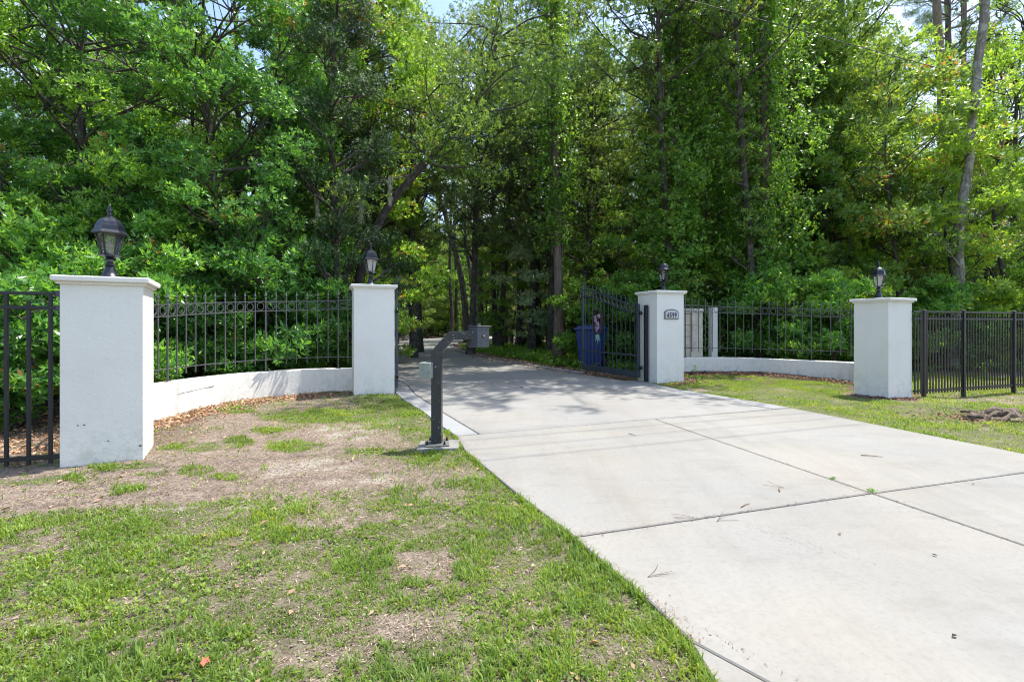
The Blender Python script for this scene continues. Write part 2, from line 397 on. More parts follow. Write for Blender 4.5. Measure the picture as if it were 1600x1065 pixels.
# ------------------------------------------------------------------ layout (metres; camera over the origin looking along +Y)
def gp(px, py, z=0.0):
    """ground point read off the photograph"""
    d = (EYE - z) * FPX / (py - 508.0); return ((px - 800) / FPX * d, d)
def at(px, d): return (px - 800) / FPX * d
P1 = [(-3.987, 4.01), (-3.45, 4.26)]; P2 = [(-2.816, 8.10), (-2.15, 8.33)]; P3 = [(3.08, 9.66), (3.738, 9.90)]; P4 = [(6.45, 7.796), (7.094, 8.07)]
def quad(L_, C_, ang, ln):
    dx, dy = math.cos(R(ang)) * ln, math.sin(R(ang)) * ln
    return [L_, C_, (C_[0] + dx, C_[1] + dy), (L_[0] + dx, L_[1] + dy)]
Q1 = quad(*P1, 121, .60); Q2 = quad(*P2, 112, .68); Q3 = quad(*P3, 110, .68); Q4 = quad(*P4, 113, .55)
WALL_L = [(-4.02, 4.80), (-4.40, 5.25), (-4.68, 5.945), (-4.68, 6.9), (-4.45, 7.65), (-4.17, 8.08), (-3.77, 8.46), (-3.35, 8.62), (-2.98, 8.62)]
WALL_R = [(3.60, 10.55), (3.95, 11.45), (4.43, 11.80), (5.0, 11.93), (5.54, 11.93), (6.2, 11.72), (6.88, 11.05), (7.45, 10.55), (7.68, 10.1), (7.5, 9.3), (7.0, 8.65)]

# driveway plan
A_L, A_M = (.36, 2.66), (2.65, 3.354); A_R = (5.35, 4.13)
B_L, B_M, B_R = (-.63, 5.09), (1.885, 6.00), (4.20, 6.84)
E_near = (6.7, -1.3)
left_edge = [(-.63, 5.09), (-.48, 4.53), (.0, 3.42), (.343, 2.69), (.618, 2.04), (.689, 1.788), (.72, 1.2), (.60, .3), (.0, -1.6)]
drive_L = [(-.63, 5.09), (-.875, 5.6), (-1.29, 6.55), (-1.776, 7.5), (-2.12, 8.3), (-2.62, 9.9), (-5.2, 18), (-8.0, 27), (-8.9, 33), (-8.3, 39.7), (-6.6, 45), (-3.4, 50), (4, 56)]
drive_R = [(4.2, 6.84), (3.70, 7.9), (3.22, 8.8), (3.03, 9.6), (2.70, 10.2), (1.75, 11.7), (.79, 13.47), (.02, 15.3), (-2.04, 20.4), (-3.3, 25), (-3.9, 29), (-3.9, 33.5), (-3.0, 38), (-.5, 42), (6, 48)]
drive_poly = [(-1.6, -1.6)] + list(reversed(left_edge))[:-1] + drive_L + list(reversed(drive_R)) + [(5.35, 3.2), E_near, (6.7, -3), (-1.6, -3)]
drive_poly = list(reversed(left_edge)) + drive_L[1:] + list(reversed(drive_R)) + [(4.95, 4.40), (6.75, -1.5)]

LAWN_BARE = [  # (px, py, rx, ry, strength): bare or thin patches seen in the verge
    (120, 760, 300, 34, 1.0), (330, 705, 170, 26, .9), (560, 690, 150, 16, .8), (560, 738, 190, 22, .85), (330, 655, 110, 14, .95), (540, 655, 60, 14, .5),
    (660, 890, 45, 26, .9), (620, 990, 60, 26, .85), (470, 1035, 60, 22, .8), (215, 940, 40, 12, .7), (30, 985, 90, 20, .7), (540, 808, 100, 10, .7),
    (700, 985, 35, 16, .6), (320, 880, 60, 12, .6), (690, 770, 50, 14, .6), (150, 890, 60, 10, .5), (420, 905, 50, 12, .5), (820, 950, 30, 14, .5), (60, 860, 90, 12, .55)]
LAWN_TUFT = [(460, 697, 42, 9), (370, 690, 25, 7), (300, 697, 45, 7), (565, 703, 40, 6), (625, 706, 20, 7), (520, 650, 110, 12), (610, 645, 60, 18), (650, 675, 30, 16), (420, 672, 30, 5), (20, 752, 60, 7), (100, 745, 50, 5), (300, 735, 30, 7), (240, 740, 20, 4), (370, 640, 30, 5), (350, 745, 20, 6), (200, 765, 30, 6), (190, 728, 60, 4)]
def ell(x, y, lst, soft=.6):
    s = np.zeros(np.shape(x))
    py = 508 + EYE * FPX / np.maximum(y, .3); px = 800 + x * FPX / np.maximum(y, .3)
    for e in lst:
        q = ((px - e[0]) / e[2]) ** 2 + ((py - e[1]) / e[3]) ** 2
        k = e[4] if len(e) > 4 else 1.0
        s = np.maximum(s, k * (1 - sstep(1 - soft, 1 + soft, q)))
    return s
wallL_pts = [tuple(p) for p in WALL_L]; wallR_pts = [tuple(p) for p in WALL_R]
def cover(x, y):
    """grass, sand, mulch amounts 0..1 over the ground"""
    n1 = fbm(x * 1.7, y * 1.7, 3); n2 = fbm(x * 6, y * 6, 9, 3); n3 = fbm(x * 16, y * 16, 19, 3)
    warp_x = x + (n2 - .5) * .35; warp_y = y + (n1 - .5) * .5
    bare = ell(warp_x, warp_y, LAWN_BARE, .5); tuft = ell(x + (n3 - .5) * .15, y + (n2 - .5) * .2, LAWN_TUFT, .5)
    left = (x < 1.2) & (y < 9.2)
    base = sstep(.27, .46, n1 * .38 + n2 * .38 + n3 * .40 - .025)
    far_l = sstep(2.75, 4.0, y + (n1 - .5) * 2.4 + (n3 - .5) * 1.2) * left * sstep(.3, -1.0, x - (-.35 * (y - 3)) + .5)
    g = base * (1 - bare) * (1 - .88 * far_l); g = np.maximum(g, tuft * sstep(.25, .55, n3 + n2 * .3)); g = np.maximum(g, .75 * sstep(.60, .76, n3) * sstep(.3, .6, n2 + .1) * (1 - .6 * bare))
    right = (x > 2.6) & (y < 13)
    gr = sstep(.22, .42, n2 * .5 + n3 * .5); dw = dist_line(x, y, wallR_pts); dp = np.hypot(x - 6.5, y - 8.0)
    gr = gr * sstep(.4, .9, dw + (n2 - .5) * .6) * sstep(.45, .75, dp)
    inner_r = right & (y > 8.6) & (x < 5.6)
    gr = np.where(inner_r, gr * sstep(.35, .55, n1 + .12), gr)
    gr = gr * (1 - .75 * sstep(7.1, 7.6, y - (x - 7.5) * .28) * (x > 7.2) * sstep(.35, .5, n1))
    g = np.where(right, gr, g)
    beyond = (y > 9.3) | ((x < -4.75)) & (y > 5.2)
    g = np.where((x < -3.9) & (y > 4.15) & (x < -4.7 + 0 * y), g * .25, g)
    g = np.where((y > 12.2), g * .3, g)
    lawn_back = (x > 7.6) & (y > 8.6) & (y < 12.8)
    g = np.where(lawn_back, sstep(.3, .5, n1) * .8, g)
    sand = ell(warp_x, warp_y, [(545, 676, 45, 12), (500, 722, 60, 9), (600, 660, 40, 5), (560, 742, 70, 8), (430, 733, 40, 7), (390, 800, 40, 5), (380, 805, 25, 8), (30, 1000, 60, 8), (240, 800, 60, 6)], .7) * sstep(.35, .6, n2) * .8
    dl = dist_line(x, y, wallL_pts)
    mulch = (1 - sstep(.25, .75, dl + (n2 - .5) * .5)) * .65
    mulch = np.maximum(mulch, 1 - sstep(.4, .85, dw + (n2 - .5) * .35))
    mulch = np.maximum(mulch, .8 * (1 - sstep(.4, .62, dp + (n3 - .5) * .2)) * (y < 8.8))
    mulch = np.maximum(mulch, np.where((y > 9.5) & ~lawn_back, .55 + .4 * n1, 0))
    mulch = np.maximum(mulch, np.where((x < -4.2) & (y > 4.3 - .25 * (x + 4.2)), .6, 0))
    return np.clip(g, 0, 1), np.clip(sand, 0, 1), np.clip(mulch, 0, 1)
def ground_z(x, y):
    x = np.asarray(x, float); y = np.asarray(y, float)
    z = (fbm(x * 1.1, y * 1.1, 5) - .5) * .05 + (fbm(x * 7, y * 7, 8, 3) - .5) * .022
    z = z * sstep(.0, .6, dist_line(x, y, drive_poly + [drive_poly[0]]) * 1.0) + 0
    z = z - .07 * sstep(6.2, 8.5, x) * sstep(5.5, 8, y) * (1 - sstep(14, 20, y))
    dw = dist_line(x, y, wallR_pts); z = z + .05 * (1 - sstep(.1, .7, dw)) * (y > 8.8)
    z = np.where(inpoly(x, y, drive_poly), -.06, z - .004)
    z = z + .6 * sstep(60, 300, np.hypot(x, y)) * (fbm(x * .01, y * .01, 2) - .3)
    return z

# ground: one sheet out to the horizon, fine where the camera stands
def axis(lo, hi, step, far):
    a = np.arange(lo, hi, step); g = [];
    d = step
    p = hi
    while p < far: g.append(p); d *= 1.35; p += d
    g.append(far); h = []; d = step; p = lo - step
    while p > -far: h.append(p); d *= 1.35; p -= d
    h.append(-far)
    return np.array(h[::-1] + list(a) + g)
xs = axis(-7.5, 12.5, .07, 600); ys = axis(.6, 14, .07, 600)
X, Y = np.meshgrid(xs, ys); Z = ground_z(X, Y)
nx, ny = len(xs), len(ys); idx = np.arange(nx * ny).reshape(ny, nx)
F = np.stack([idx[:-1, :-1], idx[:-1, 1:], idx[1:, 1:], idx[1:, :-1]], -1).reshape(-1, 4)
me = np_mesh('ground', np.stack([X.ravel(), Y.ravel(), Z.ravel()], 1), F, M['ground'], smooth=True)
g, s_, mu_ = cover(X.ravel(), Y.ravel())
ca = me.color_attributes.new('cover', 'FLOAT_COLOR', 'POINT')
ca.data.foreach_set('color', np.stack([g, s_, mu_, np.ones_like(g)], 1).astype(np.float32).ravel())
tag(link('ground', me), kind='structure')

# driveway: concrete slabs laid side by side on a dark bed
drive = empty('driveway'); tag(drive, kind='structure')
def inset(poly, d):
    """shrink a polygon by d (counter-clockwise or clockwise)"""
    n = len(poly); ar = sum(poly[i][0] * poly[(i + 1) % n][1] - poly[(i + 1) % n][0] * poly[i][1] for i in range(n))
    sg = 1 if ar > 0 else -1; o = []
    for i in range(n):
        p0, p1, p2 = (np.array(poly[(i + k) % n], float) for k in (-1, 0, 1))
        a = p1 - p0; b = p2 - p1; a /= np.linalg.norm(a); b /= np.linalg.norm(b)
        na = np.array([-a[1], a[0]]) * sg; nb = np.array([-b[1], b[0]]) * sg; k = na + nb; k = k / max(.3, np.dot(k, na)) if np.dot(k, na) > 0 else na
        q = p1 + k * d; o.append((q[0], q[1]))
    return o
def slab(poly, mat, z1=.014, gap=.0095, name='concrete_slab'):
    p = inset(poly, gap); n = len(p)
    ar = sum(p[i][0] * p[(i + 1) % n][1] - p[(i + 1) % n][0] * p[i][1] for i in range(n))
    if ar < 0: p = p[::-1]
    b = MB(); q = inset(p, .006)
    vs = [(x, y, -.12) for x, y in p] + [(x, y, z1 - .006) for x, y in p] + [(x, y, z1) for x, y in q]
    fs = [tuple(range(2 * n, 3 * n)), tuple(reversed(range(n)))]
    for k in (0, n): fs += [(k + i, k + (i + 1) % n, k + n + (i + 1) % n, k + n + i) for i in range(n)]
    b.add(vs, fs); return b.build(name, mat, drive)
slab([A_L, A_M, B_M, B_L, (-.48, 4.53), (0, 3.42), (.343, 2.70)], M['conc_light'])
slab([A_M, A_R, (4.95, 4.40), B_R, B_M], M['conc_light'], .012)
C2 = (A_M[0] + .278 * 4.6, A_M[1] - .96 * 4.6)
slab([A_L, (.618, 2.04), (.70, 1.79), (1.9, .45), (3.2, -1.4), C2, A_M], M['conc_light'], .013, .005)
slab([A_M, C2, (6.75, -1.5), A_R], M['conc_light'], .014)
slab([(.70, 1.79), (.72, 1.2), (.6, .3), (.0, -1.6), (3.2, -1.4), (1.9, .45)], M['conc_light'], .012, .003)
# pale edge strips from the joint to the pillars
S_in = [(-.375, 5.185), (-1.02, 6.55), (-1.75, 8.2), (-2.16, 9.4), (-2.42, 10.0)]
S_out = [(-.63, 5.09), (-.875, 5.6), (-1.29, 6.55), (-1.776, 7.5), (-2.12, 8.3), (-2.45, 9.2), (-2.66, 10.0)]
slab(S_in + S_out[::-1], M['conc_strip'], .016)
T_out = [(4.2, 6.84), (3.70, 7.9), (3.22, 8.8), (3.03, 9.6), (2.72, 10.2)]
T_in = [(3.86, 6.72), (3.38, 7.8), (2.98, 8.7), (2.82, 9.5), (2.52, 10.15)]
slab(T_in + T_out[::-1], M['conc_strip'], .016)
def road_at(pts, y): 
    ysx = [p[1] for p in pts]; return float(np.interp(y, ysx, [p[0] for p in pts]))
# first weathered slab (joint B to the joint past the gate)
J = [(-2.42, 10.0), (-1.95, 10.9), (.76, 13.5)]
slab([(-.375, 5.185), (B_M[0], B_M[1]), (3.86, 6.72), (3.38, 7.8), (2.98, 8.7), (2.82, 9.5), (2.52, 10.15), (1.70, 11.7), (.80, 13.40), (-1.0, 11.75), (-2.85, 10.7), (-2.42, 10.0), (-2.16, 9.4), (-1.75, 8.2), (-1.02, 6.55)], M['conc_old'], .013)
def seg(l, r): return slab(l + r[::-1], M['conc_old'], .013)
seg([(-2.85, 10.7), (-4.0, 14.2), (-5.2, 18)], [(-1.0, 11.75), (.80, 13.40)][1:] + [(.02, 15.3), (-1.4, 18.8)]) if False else None
slab([(-2.85, 10.7), (-1.0, 11.75), (.80, 13.40), (.02, 15.3), (-1.35, 18.7), (-4.95, 17.2)], M['conc_old'], .012)
slab([(-4.95, 17.2), (-1.35, 18.7), (-2.04, 20.4), (-3.0, 23.9), (-6.95, 23.6)], M['conc_old'], .014)
slab([(-6.95, 23.6), (-3.0, 23.9), (-3.3, 25), (-3.9, 29), (-3.9, 31), (-8.55, 31)], M['conc_old'], .012)
slab([(-8.55, 31), (-3.9, 31), (-3.9, 33.5), (-3.4, 36.5), (-8.7, 37)], M['conc_old'], .014)
slab([(-8.7, 37), (-3.4, 36.5), (-3.0, 38), (-.5, 42), (6, 48), (4, 56), (-3.4, 50), (-6.6, 45), (-8.3, 39.7)], M['conc_old'], .012)
# dark soil bed seen in the joints
b = MB(); b.prism(inset(drive_poly, .03), -.055, -.035)
bed = b.build('joint_bed', M['joint'], drive)
# pale low kerb lip along the far edge by the bend
b = MB(); kp = [(p[0] + .06, p[1]) for p in drive_R[5:13]]
b.tube([(x, y, .0) for x, y in kp], .055, 6); b.build('edge_lip', M['conc_strip'], drive)

# ------------------------------------------------------------------ gate pillars and curved garden walls
def gz(x, y): return float(ground_z(np.array([x]), np.array([y]))[0])
def pillar(q, top, label):
    cx = sum(p[0] for p in q) / 4; cyy = sum(p[1] for p in q) / 4
    o = empty('gate_pillar', (cx, cyy, 0)); tag(o, label, 'gate pillar', 'white stucco gate pillars')
    loc = [(p[0] - cx, p[1] - cyy) for p in q]
    b = MB(); b.prism(loc, -.25, top - .062); b.build('pillar_body', M['stucco'], o, .008, 2)
    b = MB(); b.prism(inset(loc, -.022), top - .075, top - .048); b.build('cap_moulding', M['stucco'], o, .006, 2)
    b = MB(); b.prism(inset(loc, -.052), top - .05, top); b.build('pillar_cap', M['stucco'], o, .012, 3)
    return o, cx, cyy
p1, x1, y1 = pillar(Q1, 1.690, 'wide white stucco pillar nearest the camera at the left end of the left wall')
p2, x2, y2 = pillar(Q2, 1.985, 'tall narrow white stucco pillar beside the left edge of the driveway')
p3, x3, y3 = pillar(Q3, 1.995, 'white stucco pillar carrying the arched house number plaque')
p4, x4, y4 = pillar(Q4, 1.725, 'low white stucco pillar at the right end between iron fence and black fence')
# small marks and anchor on the near pillar
b = MB(); nrm = Vector((math.cos(R(-65)), math.sin(R(-65)), 0))
def onP1(t, z, off=0.0): return Vector((P1[0][0] + (P1[1][0] - P1[0][0]) * t - x1, P1[0][1] + (P1[1][1] - P1[0][1]) * t - y1, z)) + nrm * off
c = onP1(.965, .13, .002); b.tube([c, c + nrm * .006], .011, 8)
b.build('anchor_bolt', M['zinc'], p1)
for t, z, w_ in ((.20, .36, .018), (.27, .362, .025), (.56, .20, .012)):
    b = MB(); a_ = onP1(t, z, .0015); a2 = onP1(t + w_, z - .008, .0015)
    b.tube([a_, a2], .0035, 5); b.build('scuff_mark', M['rubber'], p1)

def curved_wall(path, z0s, label, shrink=(0, 0), flip=1):
    P, ln = spline(path, 40); T = np.gradient(P, axis=0); T /= np.linalg.norm(T, axis=1)[:, None]; N = np.stack([-T[:, 1], T[:, 0]], 1) * flip
    o = empty('garden_wall', (float(P[20, 0]), float(P[20, 1]), 0)); tag(o, label, 'wall', 'low curved white garden walls')
    b = MB(); n = len(P); th = .20; zt = np.interp(np.linspace(0, 1, n), np.linspace(0, 1, len(z0s)), z0s)
    ring = []
    vs = []
    for i in range(n):
        f = P[i]; k = P[i] + N[i] * th; z = zt[i]
        prof = [(f, -.2), (f, z - .012), (f + N[i] * .012, z), (k - N[i] * .012, z), (k, z - .012), (k, -.2)]
        vs += [(p[0] - P[20, 0], p[1] - P[20, 1], zz) for p, zz in prof]
    fs = []
    for i in range(n - 1):
        for j in range(5):
            a_ = i * 6 + j; fs.append((a_, a_ + 6, a_ + 7, a_ + 1) if flip < 0 else (a_, a_ + 1, a_ + 7, a_ + 6))
    fs += [tuple(range(6)), tuple(range((n - 1) * 6, n * 6))]
    b.add(vs, fs); ob = b.build('wall_body', M['stucco'], o)
    return o, P, N, zt
wl, PL, NL, zL = curved_wall(WALL_L, (.47, .47, .45, .435, .425), 'low curved white wall left of the driveway with a dark scrape mark')
wr, PR, NR, zR = curved_wall(WALL_R, (.41, .405, .405, .41, .415), 'low curved white wall behind the right lawn with mulch along its foot')
# scrape mark on the left wall (a shallow chip line)
b = MB(); sp = []
for t in np.linspace(.36, .50, 9):
    i = t * 39; i0 = int(i); p = PL[i0] * (1 - (i - i0)) + PL[i0 + 1] * (i - i0); nn = NL[i0]
    sp.append((p[0] - nn[0] * .001 - PL[20, 0], p[1] - nn[1] * .001 - PL[20, 1], .275 + .03 * (t - .36) / .14 + random.uniform(-.004, .004)))
b.tube(sp, [.001, .0035, .0012, .0035, .001, .0015, .001, .004, .005], 5); b.build('scrape_mark', M['rubber'], wl)

# ------------------------------------------------------------------ ironwork
def picket_mesh(h, r=.0105):
    b = MB(); b.tube([(0, 0, 0), (0, 0, h)], r, 4, smooth=False, square=True)
    b.lathe([(r, h), (.016, h + .012), (.008, h + .03), (.019, h + .055), (.008, h + .095), (.001, h + .135)], 6, smooth=False)
    return b.mesh('picket', M['fence_iron'])
def ring_mesh(r=.052, w_=.0065, n=20):
    b = MB(); vs = []; fs = []
    for k in range(n):
        a = 2 * math.pi * k / n
        for rr, yy in ((r - w_, -.006), (r, -.006), (r, .006), (r - w_, .006)): vs.append((rr * math.cos(a), yy, rr * math.sin(a)))
    for k in range(n):
        for j in range(4):
            fs.append((k * 4 + j, k * 4 + (j + 1) % 4, ((k + 1) % n) * 4 + (j + 1) % 4, ((k + 1) % n) * 4 + j))
    b.add(vs, fs); return b.mesh('ring', M['fence_iron'])
PICK = picket_mesh(1.0); RING = ring_mesh()
def wall_fence(P, N, zt, tops, npk, label, posts, t0=0.02, t1=.985):
    o = empty('iron_fence', (float(P[20, 0]), float(P[20, 1]), 0)); tag(o, label, 'iron fence', 'curved wrought iron fences on the low walls')
    ox, oy = P[20]
    C_ = P + N * .08; n = len(P)
    def pt(t):
        i = min(t * (n - 1), n - 1.001); k = int(i); f = i - k; return C_[k] * (1 - f) + C_[k + 1] * f
    def top(t): return float(np.interp(t, np.linspace(0, 1, len(tops)), tops))
    ts = np.linspace(t0, t1, 44)
    for nm, dz, lowr in (('top_rail', 0, 0), ('ring_rail', -.165, 0), ('lower_rail', 0, 1)):
        b = MB(); b.tube([(*(pt(t) - (ox, oy)), (top(t) + dz) if not lowr else .645) for t in ts], .011, 4, smooth=False, square=True); b.build(nm, M['fence_iron'], o)
    for k in range(npk):
        t = t0 + (t1 - t0) * (k + .5) / npk; p = pt(t); q = pt(min(1, t + .01)); ang = math.atan2(q[1] - p[1], q[0] - p[0])
        h = top(t) + .035 - .55
        post = k in posts; zb = float(np.interp(t, np.linspace(0, 1, n), zt)) if post else .55
        ob = link('picket', PICK, o, (p[0] - ox, p[1] - oy, zb), ang, (1.35 if post else 1, 1.35 if post else 1, top(t) + .035 - zb))
        if post:
            b = MB(); b.box((0, 0, .005), (.075, .04, .01)); f = b.build('foot_plate', M['fence_iron'], o, loc=(p[0] - ox, p[1] - oy, zb), rz=ang)
        if k < npk - 1:
            t2 = t0 + (t1 - t0) * (k + 1) / npk; p = pt(t2)
            sp_ = np.linalg.norm(pt(t2 + .01) - pt(t2 - .01))
            link('ring', RING, o, (p[0] - ox, p[1] - oy, top(t2) - .083), ang, (1.22, 1.22, 1.3))
    return o
fl = wall_fence(PL, NL, zL, (1.46, 1.50, 1.535, 1.60, 1.66, 1.70, 1.74), 28, 'curved iron fence with rings on the wall left of the driveway', (9, 19, 26))
fr = wall_fence(PR, NR, zR, (1.82, 1.80, 1.785, 1.74, 1.70, 1.64, 1.585, 1.56, 1.54), 38, 'curved iron fence with rings on the wall between the right pillars', (8, 15, 24))
for (zz) in (1.73, 1.565, .645):
    b = MB(); b.tube([(-2.99, 8.64, zz), (-2.93, 8.62, zz)], .02, 8); tb = b.build('wall_bracket', M['fence_iron'], None)
    tb.parent = fl; tb.matrix_parent_inverse = Matrix.Translation((-fl.location[0], -fl.location[1], 0))

def flat_fence(start, ends, zt, label, pk_step, posts, pr=.0085):
    """black aluminium fence: two top rails, one bottom rail, square pickets, posts"""
    o = empty('aluminium_fence', (start[0], start[1], 0)); tag(o, label, 'metal fence')
    pts = [start] + ends
    seg_i = 0
    for (a, c_) in zip(pts[:-1], pts[1:]):
        dx, dy = c_[0] - a[0], c_[1] - a[1]; ln = math.hypot(dx, dy); an = math.atan2(dy, dx)
        g0, g1 = gz(*a), gz(*c_)
        for nm, z, hh in (('upper_rail', zt, .028), ('second_rail', zt - .125, .032), ('bottom_rail', .085, .036)):
            b = MB(); b.prism([(0, -.014), (ln, -.014), (ln, .014), (0, .014)], [z - hh / 2] * 4, [z + hh / 2] * 4)
            b.build(nm, M['black_alu'], o, .003, 1, (a[0] - start[0], a[1] - start[1], 0), an)
        n = int(ln / pk_step)
        for k in range(n):
            u = (k + .5) / n
            hi = zt if k % 2 == 0 else zt - .125 + .06
            if k % 2 == 0 or pk_step > .1: pass
            key = round(hi, 3)
            if key not in flat_fence.cache:
                b = MB(); b.box((0, 0, (hi + .03) / 2), (pr * 2, pr * 2, hi - .03)); flat_fence.cache[key] = b.mesh('picket', M['black_alu'])
            link('picket', flat_fence.cache[key], o, (a[0] - start[0] + dx * u, a[1] - start[1] + dy * u, 0), an)
    for p in posts:
        b = MB(); b.box((0, 0, zt / 2 - .05), (.055, .055, zt + .14)); b.build('fence_post', M['black_alu'], o, .003, 1, (p[0] - start[0], p[1] - start[1], 0), an)
        b = MB(); b.lathe([(.045, 0), (.045, .012), (.012, .028)], 4, rot=math.pi / 4, smooth=False); b.build('post_cap', M['black_alu'], o.children[-1] if False else o, loc=(p[0] - start[0], p[1] - start[1], zt + .02), rz=an)
    return o
flat_fence.cache = {}
lf = flat_fence((-4.02, 4.06), [(-5.75, 3.50), (-7.5, 2.93)], 1.53, 'black aluminium fence running off the left edge from the nearest pillar', .15, [(-5.75, 3.50), (-7.5, 2.93)], .0115)
rs = (7.09, 8.04); ru = (.953, .30)
RF = lambda t: (rs[0] + ru[0] * t, rs[1] + ru[1] * t)
rf = flat_fence(rs, [RF(1.35), RF(2.95), RF(5.2), RF(7.4)], 1.49, 'black aluminium fence with close pickets right of the low pillar', .078, [RF(.27), RF(1.35), RF(2.85), RF(4.6), RF(6.4)])
for zz in (1.53, 1.405):
    b = MB(); b.box((-.02, 0, zz), (.05, .045, .05)); b.build('rail_bracket', M['box_grey'], lf, .004, 1)

# ------------------------------------------------------------------ driveway gate leaves
def gate_leaf(hinge, ang, label, mirror=1):
    o = empty('iron_gate', (hinge[0], hinge[1], 0), R(ang)); tag(o, label, 'gate', 'open iron driveway gate leaves')
    Lg = 2.2
    def top(x): t = x / Lg; return 1.70 + .47 * (t * t * (3 - 2 * t)) ** .9
    mt = M['black_iron']
    b = MB(); b.box((.03, 0, .91), (.065, .05, 1.62)); b.build('hinge_stile', mt, o, .004, 1)
    b = MB(); b.box((Lg - .025, 0, 1.20), (.05, .05, 2.2)); b.lathe([(.02, 2.3), (.028, 2.33), (.01, 2.36), (.001, 2.42)], 6, c=(Lg - .025, 0, 0)); b.build('meeting_stile', mt, o)
    b = MB(); b.box((Lg / 2, 0, .16), (Lg - .1, .05, .14)); b.build('bottom_rail', mt, o, .004, 1)
    b = MB(); b.box((Lg / 2, 0, .585), (Lg - .1, .03, .035)); b.build('middle_rail', mt, o)
    xs_ = np.linspace(.04, Lg - .03, 26)
    for nm, dz in (('arched_top_rail', 0), ('arched_ring_rail', -.17)):
        b = MB(); b.tube([(x, 0, top(x) + dz) for x in xs_], .019, 4, smooth=False, square=True); b.build(nm, mt, o)
    n = 13
    for k in range(n):
        x = .06 + (Lg - .12) * (k + .5) / n
        b = MB(); b.tube([(x, 0, .2), (x, 0, top(x) + .02)], .010, 4, smooth=False, square=True)
        b.lathe([(.01, 0), (.017, .02), (.006, .045), (.017, .07), (.001, .14)], 5, c=(x, 0, top(x) + .02), smooth=False); b.build('picket', mt, o)
        if k < n - 1:
            x2 = x + (Lg - .12) / n / 2; link('ring', RING, o, (x2, 0, top(x2) - .085), 0, (1.3, 1.3, 1.3)) 
    for z in (.32, 1.52):
        b = MB(); b.tube([(-.09, 0, z), (.0, 0, z)], .022, 8); b.lathe([(.03, -.04), (.03, .04)], 8, c=(-.05, 0, z)); b.build('hinge', M['black_alu'], o)
    return o
g_r = gate_leaf((2.80, 10.02), 115.5, 'open iron gate leaf with an oval flower wreath on it')
g_l = gate_leaf((-2.125, 8.40), 104.4, 'open iron gate leaf seen edge on behind the tall left pillar')
b = MB(); b.box((0, 0, .86), (.07, .07, 1.66)); o = b.build('hinge_post', M['black_alu'], None, .004, 1, (2.915, 9.90, 0), R(20)); tag(o, 'black steel hinge post standing against the number plaque pillar', 'gate post')
b = MB(); b.box((0, 0, .80), (.035, .035, 1.55)); o = b.build('conduit_pipe', M['white_paint'], None, .01, 2, (2.885, 10.12, 0), R(20)); tag(o, 'thin white pipe rising between the gate and the plaque pillar', 'pipe')
# wreath on the gate
ga = R(115.5); gd = Vector((math.cos(ga), math.sin(ga), 0)); gn = Vector((math.sin(ga) * -1, math.cos(ga), 0))
gn = Vector((-math.sin(ga), math.cos(ga), 0))
wc = Vector((2.80, 10.02, 0)) + gd * 1.42 + gn * .04
wreath = empty('flower_wreath', (wc.x, wc.y, 1.30), ga); tag(wreath, 'oval twig wreath with pink flowers and a pale green bow on the gate', 'wreath')
rr = random.Random(4)
b = MB()
for k in range(5):
    pts = [( (.17 + rr.uniform(-.012, .012)) * math.cos(a), rr.uniform(-.012, .012) + .02, (.33 + rr.uniform(-.012, .012)) * math.sin(a)) for a in np.linspace(0, 2 * math.pi, 22)]
    b.tube(pts, .024, 6)
b.build('twig_ring', M['vine_ring'], wreath)
for k in range(16):
    b = MB(); cx_ = rr.uniform(-.10, .07); cz_ = rr.uniform(-.20, .2)
    for j in range(5):
        a = j * 1.257 + rr.random(); b.add([(cx_, .04, cz_), (cx_ + .03 * math.cos(a), .075, cz_ + .03 * math.sin(a)), (cx_ + .05 * math.cos(a + .5), .05, cz_ + .05 * math.sin(a + .5)), (cx_ + .03 * math.cos(a + 1), .075, cz_ + .03 * math.sin(a + 1))], [(0, 1, 2, 3)])
    b.build('flower', M['pink'], wreath)
b = MB()
for a, l in ((-2.2, .22), (-1.75, .26), (-1.2, .20), (-2.6, .12), (-.6, .12)):
    c0 = Vector((-.02, .05, -.27)); d_ = Vector((math.cos(a), .1, math.sin(a))); s_v = Vector((-math.sin(a), 0, math.cos(a))) * .028
    b.add([c0, c0 + d_ * l * .5 + s_v, c0 + d_ * l, c0 + d_ * l * .5 - s_v], [(0, 1, 2, 3)])
b.build('bow', M['teal'], wreath)

# ------------------------------------------------------------------ number plaque
pa = math.atan2(P3[1][1] - P3[0][1], P3[1][0] - P3[0][0]); pn = Vector((math.sin(pa), -math.cos(pa), 0)); pd = Vector((math.cos(pa), math.sin(pa), 0))
pc = Vector((P3[0][0], P3[0][1], 0)) + pd * .36 + pn * .003
plq = empty('house_number_plaque', (pc.x, pc.y, 1.475), pa); tag(plq, 'arched plaque with the number 6599 on the pillar face', 'number plaque')
def arch(wd, zb, zs, rise, n=14): return [(-wd, zb), (wd, zb)] + [(wd * math.cos(a), zs + rise * math.sin(a)) for a in np.linspace(0, math.pi, n)]
def plate(poly, y0, y1):
    b = MB(); n = len(poly); vs = [(x, y0, z) for x, z in poly] + [(x, y1, z) for x, z in poly]
    b.add(vs, [tuple(reversed(range(n))), tuple(range(n, 2 * n))] + [(i, (i + 1) % n, n + (i + 1) % n, n + i) for i in range(n)]); return b
sc_ = 1.0
b = plate(arch(.185, -.095, .045, .075), 0, -.022); b.build('plaque_rim', M['bronze'], plq, .004, 1)
b = plate(arch(.160, -.072, .035, .058), -.0225, -.026); b.build('plaque_face', M['plaque'], plq)
